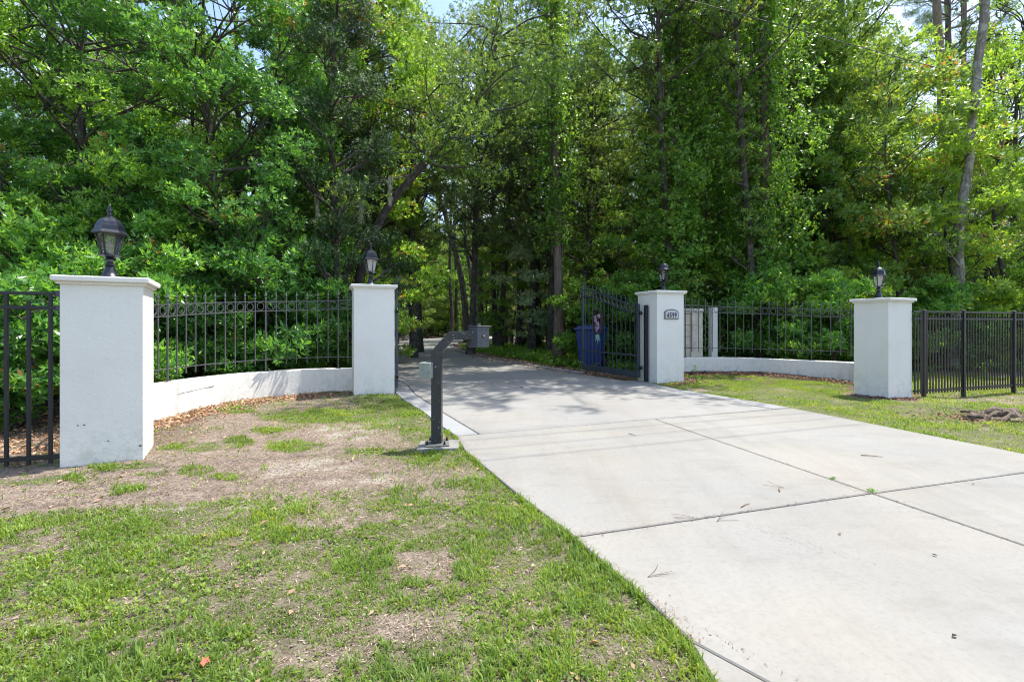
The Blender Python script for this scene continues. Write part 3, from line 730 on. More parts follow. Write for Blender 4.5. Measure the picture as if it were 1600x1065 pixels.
for k, ch in enumerate('6599'):
    fc = bpy.data.curves.new('digit', 'FONT'); fc.body = ch; fc.size = .145; fc.extrude = .003; fc.offset = .003; fc.align_x = 'CENTER'
    tmp = bpy.data.objects.new('digit', fc); col.objects.link(tmp)
    dg = bpy.context.evaluated_depsgraph_get(); me = bpy.data.meshes.new_from_object(tmp.evaluated_get(dg)); bpy.data.objects.remove(tmp)
    me.materials.clear(); me.materials.append(M['digit'])
    o = link('digit', me, plq, (-.097 + k * .065, -.030, -.055)); o.rotation_euler = (R(90), 0, 0); o.scale = (.72, 1, 1)

# ------------------------------------------------------------------ lanterns
def lantern(x, y, z, sc, rot, style, label):
    o = empty('pillar_lantern', (x, y, z), rot); o.scale = (sc, sc, sc); tag(o, label, 'lantern', 'black lanterns on the gate pillars')
    mb = M['lamp_black']; ns = 6
    b = MB(); b.lathe([(.105, 0), (.105, .012), (.085, .02), (.072, .028), (.055, .07), (.042, .11), (.036, .14)], 12); b.build('base', mb, o)
    b = MB(); b.lathe([(.036, .14), (.05, .146), (.05, .154), (.028, .165), (.026, .18), (.045, .19), (.045, .20), (.03, .21), (.028, .222)], 12); b.build('collar', mb, o)
    b = MB(); b.lathe([(.03, .218), (.085, .232), (.095, .240), (.080, .252), (.0, .252)], ns, smooth=False, rot=math.pi / 6); b.build('cage_floor', mb, o)
    r0, z0, r1, z1 = .068, .252, .112, .462
    for k in range(ns):
        a = math.pi / 6 + k * math.pi / 3; a2 = a + math.pi / 3
        b = MB(); b.tube([(r0 * math.cos(a), r0 * math.sin(a), z0), (r1 * math.cos(a), r1 * math.sin(a), z1)], .0065, 4, square=True, smooth=False); b.build('cage_bar', mb, o)
        def P_(r, aa, zz, f=.93): return (r * f * math.cos(aa), r * f * math.sin(aa), zz)
        b = MB(); b.add([P_(r0, a, z0), P_(r0, a2, z0), P_(r1, a2, z1), P_(r1, a, z1)], [(0, 1, 2, 3)])
        b.build('glass_pane', M['frost'] if (style == 'white' and k in (3, 4, 0)) or (style == 'seed' and k in (3, 4)) else M['glass'], o)
    if style == 'round':
        prof = [(.138, .455), (.143, .463), (.138, .472), (.118, .482), (.114, .52), (.098, .56), (.07, .59), (.035, .605), (.012, .61), (.016, .62), (.001, .632)]; b = MB(); b.lathe(prof, 20)
    else:
        prof = [(.138, .455), (.145, .463), (.138, .472), (.122, .492), (.113, .535), (.098, .575), (.065, .612), (.03, .632), (.02, .64)]; b = MB(); b.lathe(prof, ns, smooth=False, rot=math.pi / 6)
    b.build('roof', mb, o)
    if style != 'round':
        b = MB(); b.lathe([(.02, .638), (.024, .652), (.012, .664), (.022, .682), (.026, .70), (.010, .715), (.014, .728), (.001, .77)], 10); b.build('finial', mb, o)
    b = MB(); b.lathe([(.014, .252), (.014, .31)], 8); b.build('candle_tube', M['white_paint'], o)
    b = MB(); b.lathe([(.012, .31), (.028, .34), (.026, .365), (.001, .40)], 10); b.build('bulb', M['frost'], o)
    return o
lantern(x1 + .01, y1 - .02, 1.69, .95, R(12), 'clear', 'large black six-sided lantern with clear panes on the nearest left pillar')
lantern(x2 - .03, y2 - .02, 1.985, 1.06, R(38), 'white', 'black lantern with one pale pane and tall finial on the pillar left of the driveway')
lantern(x3 + .04, y3 - .08, 1.995, 1.02, R(20), 'round', 'black lantern with rounded roof and no finial on the plaque pillar')
lantern(x4 - .12, y4 - .06, 1.725, .88, R(10), 'seed', 'black lantern with pale panes on the low right pillar')

# ------------------------------------------------------------------ keypad post
kx, ky = -.773, 4.70
post = empty('keypad_post', (kx, ky, 0)); tag(post, 'black gooseneck post with access box leaning over the driveway edge', 'access post')
outl = [(-.055, .03), (.05, .03), (.05, .965), (.165, 1.10), (.385, 1.105), (.385, 1.19), (.125, 1.186), (-.055, .985)]
n = len(outl); b = MB(); b.add([(x, -.05, z) for x, z in outl] + [(x, .05, z) for x, z in outl], [tuple(range(n)), tuple(reversed(range(n, 2 * n)))] + [(i, n + i, n + (i + 1) % n, (i + 1) % n) for i in range(n)])
b.build('gooseneck', M['post_paint'], post, .006, 2)
b = MB(); b.box((0, 0, .034), (.24, .24, .014)); pl_ = b.build('base_plate', M['zinc'], post, .003, 1, rz=R(10))
for sx in (-1, 1):
    for sy in (-1, 1):
        b = MB(); b.lathe([(.014, 0), (.014, .014), (.008, .014), (.008, .035), (.0, .035)], 6, smooth=False); b.build('anchor_bolt', M['black_alu'], post, loc=(sx * .088, sy * .088, .04))
b = MB(); b.box((0, 0, 0), (.155, .155, .205)); kb = b.build('access_box', M['box_grey'], post, .006, 2, (.43, .0, 1.128), R(42))
b = MB(); b.box((.01, 0, .110), (.185, .165, .010)); b.build('box_hood', M['box_grey'], kb, .003, 1)
b = MB(); b.lathe([(.02, .115), (.02, .135), (.0, .137)], 10); b.build('hood_knob', M['box_grey'], kb)
b = MB(); b.tube([(.0, -.078, .01), (.0, -.09, .01)], .012, 10); b.build('box_lock', M['zinc'], kb)
b = MB(); b.tube([(.33, .04, 1.10), (.335, .04, 1.03)], .026, 8); b.build('cable_gland', M['black_alu'], post)
for x, z in ((.29, 1.16), (.31, 1.12), (.345, 1.15), (.17, 1.15)):
    b = MB(); b.tube([(x, -.051, z), (x, -.056, z)], .007, 6); b.build('screw', M['zinc'], post)
b = MB(); b.box((0, 0, 0), (.125, .10, .165)); sb = b.build('junction_box', M['grey_pvc'], post, .012, 3, (-.098, -.055, .79), R(-14))
b = MB(); b.box((0, -.052, 0), (.118, .008, .155)); b.build('junction_lid', M['grey_pvc'], sb, .004, 2)
b = MB(); b.prism([(-.22, -.13), (.20, -.15), (.22, .20), (-.20, .18)], -.06, .024); pad = b.build('concrete_pad', M['conc_old'], None, .01, 2, (kx + .02, ky - .02, 0), R(8)); tag(pad, 'small square concrete pad under the black gooseneck post', 'concrete pad')

# ------------------------------------------------------------------ wheelie bin
bx, by = 2.28, 13.0
bn = empty('wheelie_bin', (bx, by, 0), R(-24)); bn.scale = (1.08, 1.08, 1.03); tag(bn, 'dark blue wheeled rubbish bin standing behind the open gate', 'wheelie bin')
b = MB()
b.add([(-.26, -.28, .1), (.26, -.28, .1), (.24, .24, .1), (-.24, .24, .1), (-.335, -.40, 1.08), (.335, -.40, 1.08), (.335, .36, 1.12), (-.335, .36, 1.12)], [(3, 2, 1, 0), (0, 1, 5, 4), (1, 2, 6, 5), (2, 3, 7, 6), (3, 0, 4, 7), (4, 5, 6, 7)])
b.build('bin_body', M['blue_bin'], bn, .04, 3)
for x in (-.17, 0, .17):
    b = MB(); b.add([(x - .02, -.305, .25), (x + .02, -.305, .25), (x + .02, -.39, .95), (x - .02, -.39, .95), (x - .02, -.26, .25), (x + .02, -.26, .25), (x + .02, -.33, .95), (x - .02, -.33, .95)], [(0, 1, 2, 3), (0, 3, 7, 4), (1, 5, 6, 2), (3, 2, 6, 7), (0, 4, 5, 1)]); b.build('body_rib', M['blue_bin'], bn)
b = MB(); b.box((0, -.02, 1.11), (.74, .86, .05)); b.build('rim', M['blue_bin'], bn, .015, 2)
b = MB(); b.add([(-.35, -.42, 1.135), (.35, -.42, 1.135), (.35, .34, 1.16), (-.35, .34, 1.16), (-.27, -.33, 1.20), (.27, -.33, 1.20), (.27, .28, 1.225), (-.27, .28, 1.225)], [(3, 2, 1, 0), (0, 1, 5, 4), (1, 2, 6, 5), (2, 3, 7, 6), (3, 0, 4, 7), (4, 5, 6, 7)]); b.build('lid', M['blue_bin'], bn, .02, 2)
b = MB(); b.tube([(-.30, .44, 1.08), (.30, .44, 1.08)], .018, 8); b.tube([(-.28, .36, 1.10), (-.28, .44, 1.08)], .018, 6); b.tube([(.28, .36, 1.10), (.28, .44, 1.08)], .018, 6); b.build('handle', M['blue_bin'], bn)
for s in (-1, 1):
    b = MB(); b.tube([(s * .27, .25, .13), (s * .33, .25, .13)], .13, 16); b.build('wheel', M['rubber'], bn)

# ------------------------------------------------------------------ pale board screen behind the right fence
sx_, sy_ = 4.86, 12.45
scn = empty('board_screen', (sx_, sy_, 0), R(8)); tag(scn, 'pale weathered board screen behind the right iron fence', 'board screen')
for k in range(5):
    b = MB(); b.box((-.52 + k * .20, 0, .86 + .004 * (k % 2)), (.192, .025, 1.70)); b.build('board', M['wood_pale'], scn, .003, 1)
b = MB(); b.box((-.12, -.03, 1.66), (1.02, .03, .07)); b.build('top_batten', M['wood_pale'], scn, .003, 1)
b = MB(); b.box((0, 0, .87), (.17, .17, 1.74)); o = b.build('fence_post', M['white_paint'], None, .006, 2, (5.52, 12.5, 0), R(8)); tag(o, 'square white wooden post just right of the pale boards', 'post')
tr = empty('trellis', (4.72, 12.25, 0), R(8)); tag(tr, 'rusty brown ladder trellis leaning on the pale boards', 'trellis')
for x in (-.10, .10):
    b = MB(); b.box((x, 0, .80), (.018, .012, 1.58)); b.build('upright', M['rust'], tr)
for k in range(5):
    b = MB(); b.box((0, -.013, .35 + k * .3), (.22, .012, .018)); b.build('rung', M['rust'], tr)

# ------------------------------------------------------------------ overhead lines
vdir = Vector((.9489, .3156, 0))
def wire(p, z, r, label, sag=.0):
    p = Vector(p); pts = []
    for t in np.linspace(-34, 34, 30): pts.append((p.x + vdir.x * t, p.y + vdir.y * t, z + sag * ((t / 34) ** 2)))
    b = MB(); b.tube(pts, r, 6); o = b.build('overhead_cable', M['wire']); tag(o, label, 'cable', 'overhead cables crossing the driveway')
wire((4.16, 10.06, 0), 8.36, .009, 'thin overhead cable sloping across the tree tops at upper right')
sh = (sd.x / sd.z, sd.y / sd.z)
for (gx, gy), z, r, lb in (((.9, 4.55), 9.2, .0075, 'lowest of the overhead cables whose shadow falls nearest the camera'), ((.9, 4.95), 9.8, .006, 'second of the overhead cables casting a streak on the pale slabs'), ((.9, 5.35), 10.2, .008, 'third of the overhead cables casting a streak on the pale slabs'), ((.9, 5.72), 10.6, .005, 'topmost overhead cable casting the faintest streak on the slabs')):
    wire((gx + sh[0] * z, gy + sh[1] * z, 0), z, r, lb)

# ------------------------------------------------------------------ foliage machinery
def unit(a): return a / np.maximum(np.linalg.norm(a, axis=-1, keepdims=True), 1e-9)
def leaves(P, D, S, Lh, Wd, fold=.25):
    """one folded rhombic leaf per row: base P, direction D, side S"""
    n = len(P); Lh = np.broadcast_to(Lh, n)[:, None]; Wd = np.broadcast_to(Wd, n)[:, None]
    N = unit(np.cross(D, S))
    mid = P + D * Lh * .48
    V = np.empty((n, 4, 3), np.float32)
    V[:, 0] = P; V[:, 1] = mid + S * Wd * .5 + N * Wd * fold; V[:, 2] = P + D * Lh - N * Lh * .08; V[:, 3] = mid - S * Wd * .5 + N * Wd * fold
    return V.reshape(-1, 3), np.arange(n * 4).reshape(n, 4)
def rosettes(rng, T, A, k, Lh, Wd, spread=.9, up=.12, jit=.35):
    n = len(T); A = unit(A)
    ref = unit(rng.normal(size=(n, 3))); B = unit(np.cross(A, ref)); C = np.cross(A, B)
    ph = rng.random(n)[:, None] * 6.283 + np.arange(k)[None] * 2.4
    rad = B[:, None] * np.cos(ph)[..., None] + C[:, None] * np.sin(ph)[..., None]
    D = A[:, None] * rng.uniform(.15, .8, (n, k, 1)) + rad * spread + rng.normal(size=(n, k, 3)) * jit * .4; D[..., 2] += up
    D = unit(D)
    S = unit(np.cross(D, A[:, None] + rng.normal(size=(n, k, 3)) * jit))
    P = T[:, None] - A[:, None] * rng.random((n, k, 1)) * Lh * .9
    m = n * k; ln = Lh * rng.uniform(.65, 1.2, m)
    V, Q = leaves(P.reshape(m, 3), D.reshape(m, 3), S.reshape(m, 3), ln, ln * (Wd / Lh))
    base = np.repeat(rng.normal(.5, .22, n), k)
    tint = np.clip(base + rng.normal(0, .18, m), 0.02, .88); tint[rng.random(m) < .0012] = 1.08
    return V, Q, tint
def np_tube(pts, rad, n=6):
    pts = np.array(pts, float); m = len(pts); T = unit(np.gradient(pts, axis=0)); rad = np.array(rad, float)
    up = np.where(np.abs(T[:, 2:3]) > .9, np.array([[0, 1., 0]]), np.array([[0, 0, 1.]])); A = unit(np.cross(T, up)); B = np.cross(A, T)
    a = np.arange(n) * 2 * np.pi / n
    V = pts[:, None] + (A[:, None] * np.cos(a)[None, :, None] + B[:, None] * np.sin(a)[None, :, None]) * rad[:, None, None]
    i = np.arange(n); j = (i + 1) % n
    Q = np.concatenate([np.stack([r * n + j, r * n + i, (r + 1) * n + i, (r + 1) * n + j], 1) for r in range(m - 1)])
    return V.reshape(-1, 3), Q
def cat(parts):
    V = []; Q = []; b = 0
    for v, q in parts: V.append(v); Q.append(q + b); b += len(v)
    return np.concatenate(V), np.concatenate(Q)
def bent(rng, a, b, k=6, wob=.08):
    a = np.array(a, float); b = np.array(b, float); t = np.linspace(0, 1, k)[:, None]; l = np.linalg.norm(b - a)
    o = a + (b - a) * t; w_ = rng.normal(size=3) * wob * l; w2 = rng.normal(size=3) * wob * .5 * l
    return o + np.sin(t * np.pi) * w_ + np.sin(t * 2 * np.pi) * w2

def crown(rng, axis, z0, z1, prof, Rc, ncl, ntw, k, Lh, Wd, cr=(.45, .75), flat=.75, spread=.9, up=.12, hollow=.35, limbs=True, tr=.12):
    """clumps of leafy twigs around a trunk axis; returns leaf and limb geometry"""
    lv = []; ti = []; lb = []; base = 0
    aT = np.linspace(0, 1, len(axis))
    H = axis[-1, 2]
    for c in range(ncl):
        u = (c + rng.random()) / ncl; z = z0 + (z1 - z0) * u; rr_ = Rc * prof(u)
        a = c * 2.39996 + rng.normal() * .5; q = rng.uniform(hollow, 1) ** .7 * rr_
        ax = np.array([np.interp(min(z, H), axis[:, 2], axis[:, i]) for i in range(2)])
        cpt = np.array([ax[0] + q * math.cos(a), ax[1] + q * math.sin(a), z + rng.normal() * .2])
        rc = rng.uniform(*cr) * (0.55 + .45 * prof(u)); n = int(ntw * (rc / cr[1]) ** 1.6) + 4
        uu = unit(rng.normal(size=(n, 3))); uu[:, 2] = uu[:, 2] * .8 + .15
        rad = rng.random((n, 1)) ** .42 * rc; Pt = cpt + uu * rad * np.array([1, 1, flat])
        outw = np.array([math.cos(a), math.sin(a), 0]) * .5
        A = uu * .8 + outw + np.array([0, 0, .25]) + rng.normal(size=(n, 3)) * .35
        V, Q, t = rosettes(rng, Pt, A, k, Lh, Wd, spread, up); lv.append((V, Q)); ti.append(np.clip(t + rng.normal() * .07, .02, 1))
        if limbs:
            zs = max(.15, min(H * .97, z - q * rng.uniform(.35, .8))); s0 = np.array([np.interp(zs, axis[:, 2], axis[:, 0]), np.interp(zs, axis[:, 2], axis[:, 1]), zs])
            r0 = max(.010, tr * .19 * (1 - .6 * u)); pts = bent(rng, s0, cpt, 6, .07); lb.append(np_tube(pts, np.linspace(r0, .008, 6), 5))
            for j in range(3):
                e = cpt + uu[j] * rc * .8; lb.append(np_tube(bent(rng, pts[3], e, 4, .08), np.linspace(r0 * .45, .004, 4), 4))
    V, Q = cat(lv); return V, Q, np.concatenate(ti), lb

def trunk_axis(rng, H, lean=(0, 0), wob=.12, k=14):
    t = np.linspace(0, 1, k); x = lean[0] * t + wob * np.sin(t * 5 + rng.random() * 6) * t; y = lean[1] * t + wob * np.sin(t * 4 + rng.random() * 6) * t
    return np.stack([x, y, t * H - .1], 1)
def trunk_geo(rng, ax, r, n=10, top=.15):
    t = np.linspace(0, 1, len(ax)); rad = r * ((1 - t) * (1 - top) + top) * (1 + .55 * np.exp(-t * 22)); return np_tube(ax, rad, n)

def make_tree(name, seed, H, r, crown_args, lean=(0, 0), wob=.12, bark='bark_oak', leaf='oak', extra=None, n=10, k=14):
    rng = np.random.default_rng(seed); ax = trunk_axis(rng, H, lean, wob, k)
    V, Q, t, lb = crown(rng, ax, tr=r * 2, **crown_args)
    tv = [trunk_geo(rng, ax, r, n)] + lb
    Vt, Qt = cat(tv)
    cm = np_mesh(name + '_crown', V, Q, M[leaf], t); tm = np_mesh(name + '_trunk', Vt, Qt, M[bark], smooth=True)
    return tm, cm
def place(kind, meshes, x, y, rz=0, s=1, sz=None, label=None, cat_='tree', group=None, leaf=None, bark=None, crown_name='crown', trunk_name='trunk'):
    o = empty(kind, (x, y, -.03), rz); o.scale = (s, s, sz or s); tag(o, label, cat_, group)
    for nm, me, mt in ((trunk_name, meshes[0], bark), (crown_name, meshes[1], leaf)):
        if me is None: continue
        c = link(nm, me, o)
        if mt: c.material_slots[0].link = 'OBJECT'; c.material_slots[0].material = M[mt]
    return o

rounded = lambda u: math.sqrt(max(.05, math.sin(math.pi * (u * .86 + .07))))
bulky = lambda u: .75 + .25 * math.sin(math.pi * u) if u < .8 else .75 * (1 - (u - .8) * 2.2)
spread_top = lambda u: .45 + .55 * math.sin(math.pi * min(1, u * 1.0)) 
LAU = [make_tree('laurel', 11 + i, 9.5, .12, dict(z0=.25, z1=10.0, prof=bulky, Rc=2.25, ncl=92, ntw=165, k=7, Lh=.092, Wd=.034, cr=(.32, .72), hollow=.45, up=.15), wob=.25, leaf='laurel') for i in range(2)]
SHR = [make_tree('shrub', 31 + i, 1.6, .04, dict(z0=.15, z1=2.0, prof=rounded, Rc=.85, ncl=17, ntw=85, k=9, Lh=.10, Wd=.033, cr=(.26, .46), hollow=.1, up=.2), wob=.08, leaf='shrub', n=6, k=8) for i in range(3)]
BSH = [make_tree('bush', 41, 3.0, .06, dict(z0=.3, z1=3.9, prof=rounded, Rc=1.5, ncl=46, ntw=105, k=8, Lh=.098, Wd=.033, cr=(.28, .55), hollow=.25, up=.2), wob=.1, leaf='shrub', n=6, k=8)]
OAK = [make_tree('oak', 51 + i, 16, .17, dict(z0=5.0, z1=17.0, prof=spread_top, Rc=2.9, ncl=80, ntw=92, k=6, Lh=.125, Wd=.052, cr=(.5, 1.15), hollow=.2, flat=.6), lean=((i - 1) * .9, .3), wob=.35) for i in range(3)]
MID = [make_tree('understorey', 71 + i, 6.5, .07, dict(z0=.9, z1=7.4, prof=spread_top, Rc=1.7, ncl=38, ntw=95, k=6, Lh=.115, Wd=.048, cr=(.35, .8), hollow=.15, flat=.6), lean=(.3 * i, .2), wob=.3, n=7) for i in range(3)]
CED = [make_tree('cedar', 91, 9.5, .16, dict(z0=2.2, z1=10.5, prof=lambda u: .95 - .5 * u, Rc=2.2, ncl=66, ntw=150, k=8, Lh=.11, Wd=.022, cr=(.45, .9), hollow=.2, up=-.25, spread=.55, flat=.5), wob=.2, leaf='cedar')]
CAN = [make_tree('canopy', 61 + i, 15.5, .13, dict(z0=2.6, z1=16.5, prof=lambda u: .17 + .05 * math.sin(u * 40) if u < .42 else .3 + .7 * math.sin(math.pi * (u - .34) / .72), Rc=3.3, ncl=74, ntw=66, k=6, Lh=.125, Wd=.052, cr=(.4, .95), hollow=.1, flat=.6), lean=(0, -3.0), wob=.25) for i in range(1)]
PIN = [make_tree('pine', 95, 21, .20, dict(z0=12.5, z1=21.5, prof=rounded, Rc=2.4, ncl=44, ntw=110, k=12, Lh=.24, Wd=.012, cr=(.4, .8), hollow=.2, spread=.9, up=.1), wob=.22, bark='bark_pine', leaf='needles', n=12, k=18)]

def vine_tree(name, seed, H, r, Rv, nleaf, lean=(0, 0), zlo=0., bark='bark_pine', ncur=70, wrap=.3):
    """tall trunk hung with climbing vines: patchy wrap plus curtains draped from side limbs"""
    rng = np.random.default_rng(seed); ax = trunk_axis(rng, H, lean, .2, 18)
    def axp(z): return np.stack([np.interp(z, ax[:, 2], ax[:, 0]), np.interp(z, ax[:, 2], ax[:, 1]), z], -1)
    nw = int(nleaf * wrap); z = zlo + (H - zlo) * rng.random(nw); th = rng.random(nw) * 6.283
    den = fbm(th * 1.3 + seed, z * .7, seed, 3); keep = rng.random(nw) < np.clip((den - .40) * 5, .03, 1); z = z[keep]; th = th[keep]
    outw = np.stack([np.cos(th), np.sin(th), 0 * th], 1); rad = r + .04 + .28 * rng.random(len(z)) ** 2
    T = [axp(z) + outw * rad[:, None]]; A = [outw + np.array([0, 0, -.15])]
    parts = [trunk_geo(rng, ax, r, 12, .4)]
    per = int(nleaf * (1 - wrap) / ncur)
    for c in range(ncur):
        u = (c + rng.random()) / ncur; za = zlo + 1.0 + (H - zlo - 1.0) * u; a = c * 2.4 + rng.normal() * .4; grow = .35 + .65 * math.sin(math.pi * min(1, u * .9 + .15))
        q = Rv * rng.uniform(.25, 1.15) * grow; base = axp(np.array([max(.2, za - q * .4)]))[0]; tip = axp(np.array([za]))[0] + np.array([math.cos(a) * q, math.sin(a) * q, 0])
        parts.append(np_tube(bent(rng, base, tip, 6, .12), np.linspace(.022, .007, 6), 4))
        m = int(per * rng.uniform(.5, 1.5)); ln_ = rng.uniform(.5, 2.4); t = rng.random(m) ** 1.2
        w_ = (.34 * (1 - t) + .07)[:, None]; sw = rng.normal(size=3) * .12
        Pc = tip + rng.normal(size=(m, 3)) * w_ * np.array([1, 1, .6]) + np.stack([sw[0] * t, sw[1] * t, -t * ln_], 1)
        T.append(Pc); A.append(rng.normal(size=(m, 3)) * .6 + np.array([math.cos(a) * .6, math.sin(a) * .6, -.1 + .4 * (c % 2)]))
    T = np.concatenate(T); A = np.concatenate(A) + rng.normal(size=(len(T), 3)) * .35; T[:, 2] = np.maximum(T[:, 2], .1)
    V, Q, t = rosettes(rng, T, A, 3, .115, .07, .7, -.3)
    for k in range(16):
        zs = np.linspace(max(zlo - .3, 0), H * rng.uniform(.4, .95), 16); rr_ = r + .02 + .03 * rng.random()
        aa = rng.random() * 6.28 + np.cumsum(rng.normal(size=16) * .12); p = axp(zs); p[:, 0] += np.cos(aa) * rr_; p[:, 1] += np.sin(aa) * rr_; parts.append(np_tube(p, np.full(16, .012), 4))
    Vt, Qt = cat(parts)
    return np_mesh(name + '_trunk', Vt, Qt, M[bark], smooth=True), np_mesh(name + '_vines', V, Q, M['vine'], t)
VIN = [vine_tree('vine', 101, 16, .20, 1.15, 13000, ncur=90), vine_tree('vine', 102, 15, .19, 1.5, 15000, (.4, 0), ncur=95)]
VPINE = vine_tree('pinevine', 103, 17, .17, .75, 5200, (-.15, 0), 4.0, ncur=45, wrap=.45)

print('leaf meshes', sum(len(m.polygons) for m in bpy.data.meshes))

# ------------------------------------------------------------------ the left thicket behind the curved fence
for i, (x, y, v, s, lb, lf_) in enumerate([
    (-6.35, 9.7, 0, 1.0, 'tall glossy broadleaf tree rising right behind the left curved fence', 'laurel'),
    (-8.2, 8.9, 1, .98, 'tall broadleaf tree with bright top behind the nearest pillar', 'sunny'),
    (-10.6, 8.6, 0, 1.05, 'leafy tree at the left edge behind the black fence', 'laurel'),
    (-7.6, 12.4, 1, 1.2, 'broadleaf tree deeper in the thicket behind the lantern of the nearest pillar', 'shrub'),
    (-5.75, 11.2, 1, .8, 'rounded broadleaf tree close behind the middle of the left curved fence', 'laurel'),
    (-12.5, 12.5, 1, 1.25, 'yellow green tree at the far upper left corner', 'sunny'),
    (-5.1, 14.8, 0, 1.3, 'high bright crown above the dark cedar', 'sunny')]):
    place('broadleaf_tree', LAU[v], x, y, 1.7 * i + .4, s, s * (1.0 if i != 4 else 1.1), lb, 'tree', leaf=lf_)
place('cedar_tree', CED[0], -4.2, 10.9, .6, .8, 1.0, 'dark feathery cedar between the thicket and the driveway', 'tree')
place('cedar_tree', CED[0], -5.9, 15.5, 2.6, 1.1, 1.2, 'second dark cedar further back behind the left pillar', 'tree')
shr_spots = [(-5.75, 7.3), (-5.7, 8.5), (-5.0, 9.35), (-4.1, 9.75), (-3.35, 9.9), (-6.3, 6.35), (-7.1, 6.7), (-8.1, 6.6), (-9.2, 6.3), (-6.9, 7.9), (-5.9, 5.6), (-10.4, 6.6)]
shr_spots += [(-7.6, 8.2), (-9.3, 8.0), (-6.7, 8.9), (-11.2, 8.3)]
shr_lab = ['glossy shrub against the left end of the curved iron fence', 'glossy shrub filling the fence left of its middle', 'large shrub pressing on the middle of the curved fence', 'shrub behind the right half of the left curved fence', 'shrub beside the tall pillar left of the driveway', 'shrub between nearest pillar and curved fence', 'shrub rising behind the nearest pillar', 'shrub behind the black fence close to the nearest pillar', 'shrub behind the black fence at the left edge', 'taller shrub just behind the first row at left', 'low shrub at the foot of the nearest pillar behind it', 'shrub at the extreme left edge of the thicket', 'high leafy bush in the second row behind the nearest lantern', 'high leafy bush in the second row left of the nearest lantern', 'high leafy bush in the second row behind the left iron fence', 'high leafy bush in the second row at the left edge']
for i, (x, y) in enumerate(shr_spots):
    rr_ = random.Random(i); s = rr_.uniform(1.0, 1.28) * (1.15 if i in (2, 9) else .92 if i > 11 else 1)
    place('shrub', BSH[0] if i > 11 else SHR[i % 3], x, y, rr_.uniform(0, 6), s, s * (1.0 if i not in (5, 10) else .8), shr_lab[i], 'shrub', leaf='laurel' if i % 3 else 'shrub', crown_name='foliage', trunk_name='stems')

# oak with the bare limb reaching over the driveway
def limb_oak():
    rng = np.random.default_rng(7); o = empty('leaning_oak', (-4.4, 12.4, 0)); tag(o, 'oak with a thick bare limb slanting up over the driveway behind the left lantern', 'tree')
    main = np.array([(0, 0, -.1), (.1, .1, 1.5), (.35, 0, 3.0), (1.0, -.2, 4.3), (1.9, -.3, 5.35), (2.9, -.2, 6.5), (3.6, .2, 7.8), (4.0, .4, 9.3)])
    P, _ = spline(main, 26); parts = [np_tube(P, np.linspace(.13, .04, 26) * (1 + .5 * np.exp(-np.linspace(0, 20, 26))), 10)]
    lv = []; ti = []
    for c in range(46):
        s = P[int(rng.integers(12, 26))]; cpt = s + rng.normal(size=3) * np.array([1.5, 1.3, 1.0]) + np.array([.3, 0, .7]); parts.append(np_tube(bent(rng, s, cpt, 6, .1), np.linspace(.03, .006, 6), 5))
        n = 95; uu = unit(rng.normal(size=(n, 3))); Pt = cpt + uu * (rng.random((n, 1)) ** .45) * np.array([.75, .75, .45])
        V, Q, t = rosettes(rng, Pt, uu * .7 + np.array([0, 0, .2]) + rng.normal(size=(n, 3)) * .4, 6, .085, .034); lv.append((V, Q)); ti.append(t)
    Vt, Qt = cat(parts); link('trunk', np_mesh('limb_oak_trunk', Vt, Qt, M['bark_oak'], smooth=True), o)
    V, Q = cat(lv); link('crown', np_mesh('limb_oak_crown', V, Q, M['oak'], np.concatenate(ti)), o)
limb_oak()

# ------------------------------------------------------------------ trunks one can tell apart round the bend of the driveway
def bare_tree(name, pts, r0, r1, bark, label, cr=None, wob=.04):
    rng = np.random.default_rng(len(label)); x0, y0 = pts[0][0], pts[0][1]
    P, _ = spline([np.array((p[0] - x0, p[1] - y0, p[2])) for p in pts], 22) if len(pts) > 2 else (np.array(pts), 0)
    # spline resamples by plan length; keep full 3-D points instead
    P = np.array([(p[0] - x0, p[1] - y0, p[2]) for p in pts], float); t = np.linspace(0, len(P) - 1, 22); P = np.stack([np.interp(t, np.arange(len(P)), P[:, k]) for k in range(3)], 1)
    for _ in range(2): P[1:-1] = (P[:-2] + 2 * P[1:-1] + P[2:]) / 4
    P[1:, :2] += np.cumsum(rng.normal(size=(21, 2)), 0) * wob * .35
    o = empty(name, (x0, y0, 0)); tag(o, label, 'tree')
    V, Q = np_tube(P, np.linspace(r0, r1, 22) * (1 + .4 * np.exp(-np.linspace(0, 22, 22))) * (1 + rng.normal(size=22) * .035), 12)
    parts = [(V, Q)]
    if cr:
        z0, z1, Rc, ncl, leaf = cr; V2, Q2, t2, lb = crown(rng, P, z0=z0, z1=z1, prof=rounded, Rc=Rc, ncl=ncl, ntw=60, k=6, Lh=.13, Wd=.05, cr=(.45, .95), tr=r0 * 2, flat=.6)
        link('crown', np_mesh('bare_crown', V2, Q2, M[leaf], t2), o); parts += lb
    Vt, Qt = cat(parts); link('trunk', np_mesh('bare_trunk', Vt, Qt, M[bark], smooth=True), o); return o
def up(px, py, d): return (at(px, d), d, EYE + (508 - py) * d / FPX)
bare_tree('pale_trunk_tree', [(at(634, 37), 37, 0), up(633, 470, 37), up(622, 452, 37), up(634, 400, 37), up(640, 330, 37), up(636, 200, 37)], .22, .10, 'bark_pale', 'crooked pale-barked tree behind the driveway just right of the left pillar', (8, 18, 3, 20, 'oak'))
bare_tree('leaning_tree', [(at(731, 33), 33, 0), up(724, 440, 33), up(706, 370, 33), up(690, 310, 33), up(668, 270, 33), up(640, 200, 33)], .24, .10, 'bark_oak', 'dark tree leaning left above the access box', (9, 17, 3, 18, 'oak'))
bare_tree('straight_tree', [(at(752, 30), 30, 0), up(750, 400, 30), up(747, 250, 30), up(748, 60, 30)], .22, .12, 'bark_oak', 'straight dark trunk right above the access box', (10, 21, 3, 22, 'oak'))
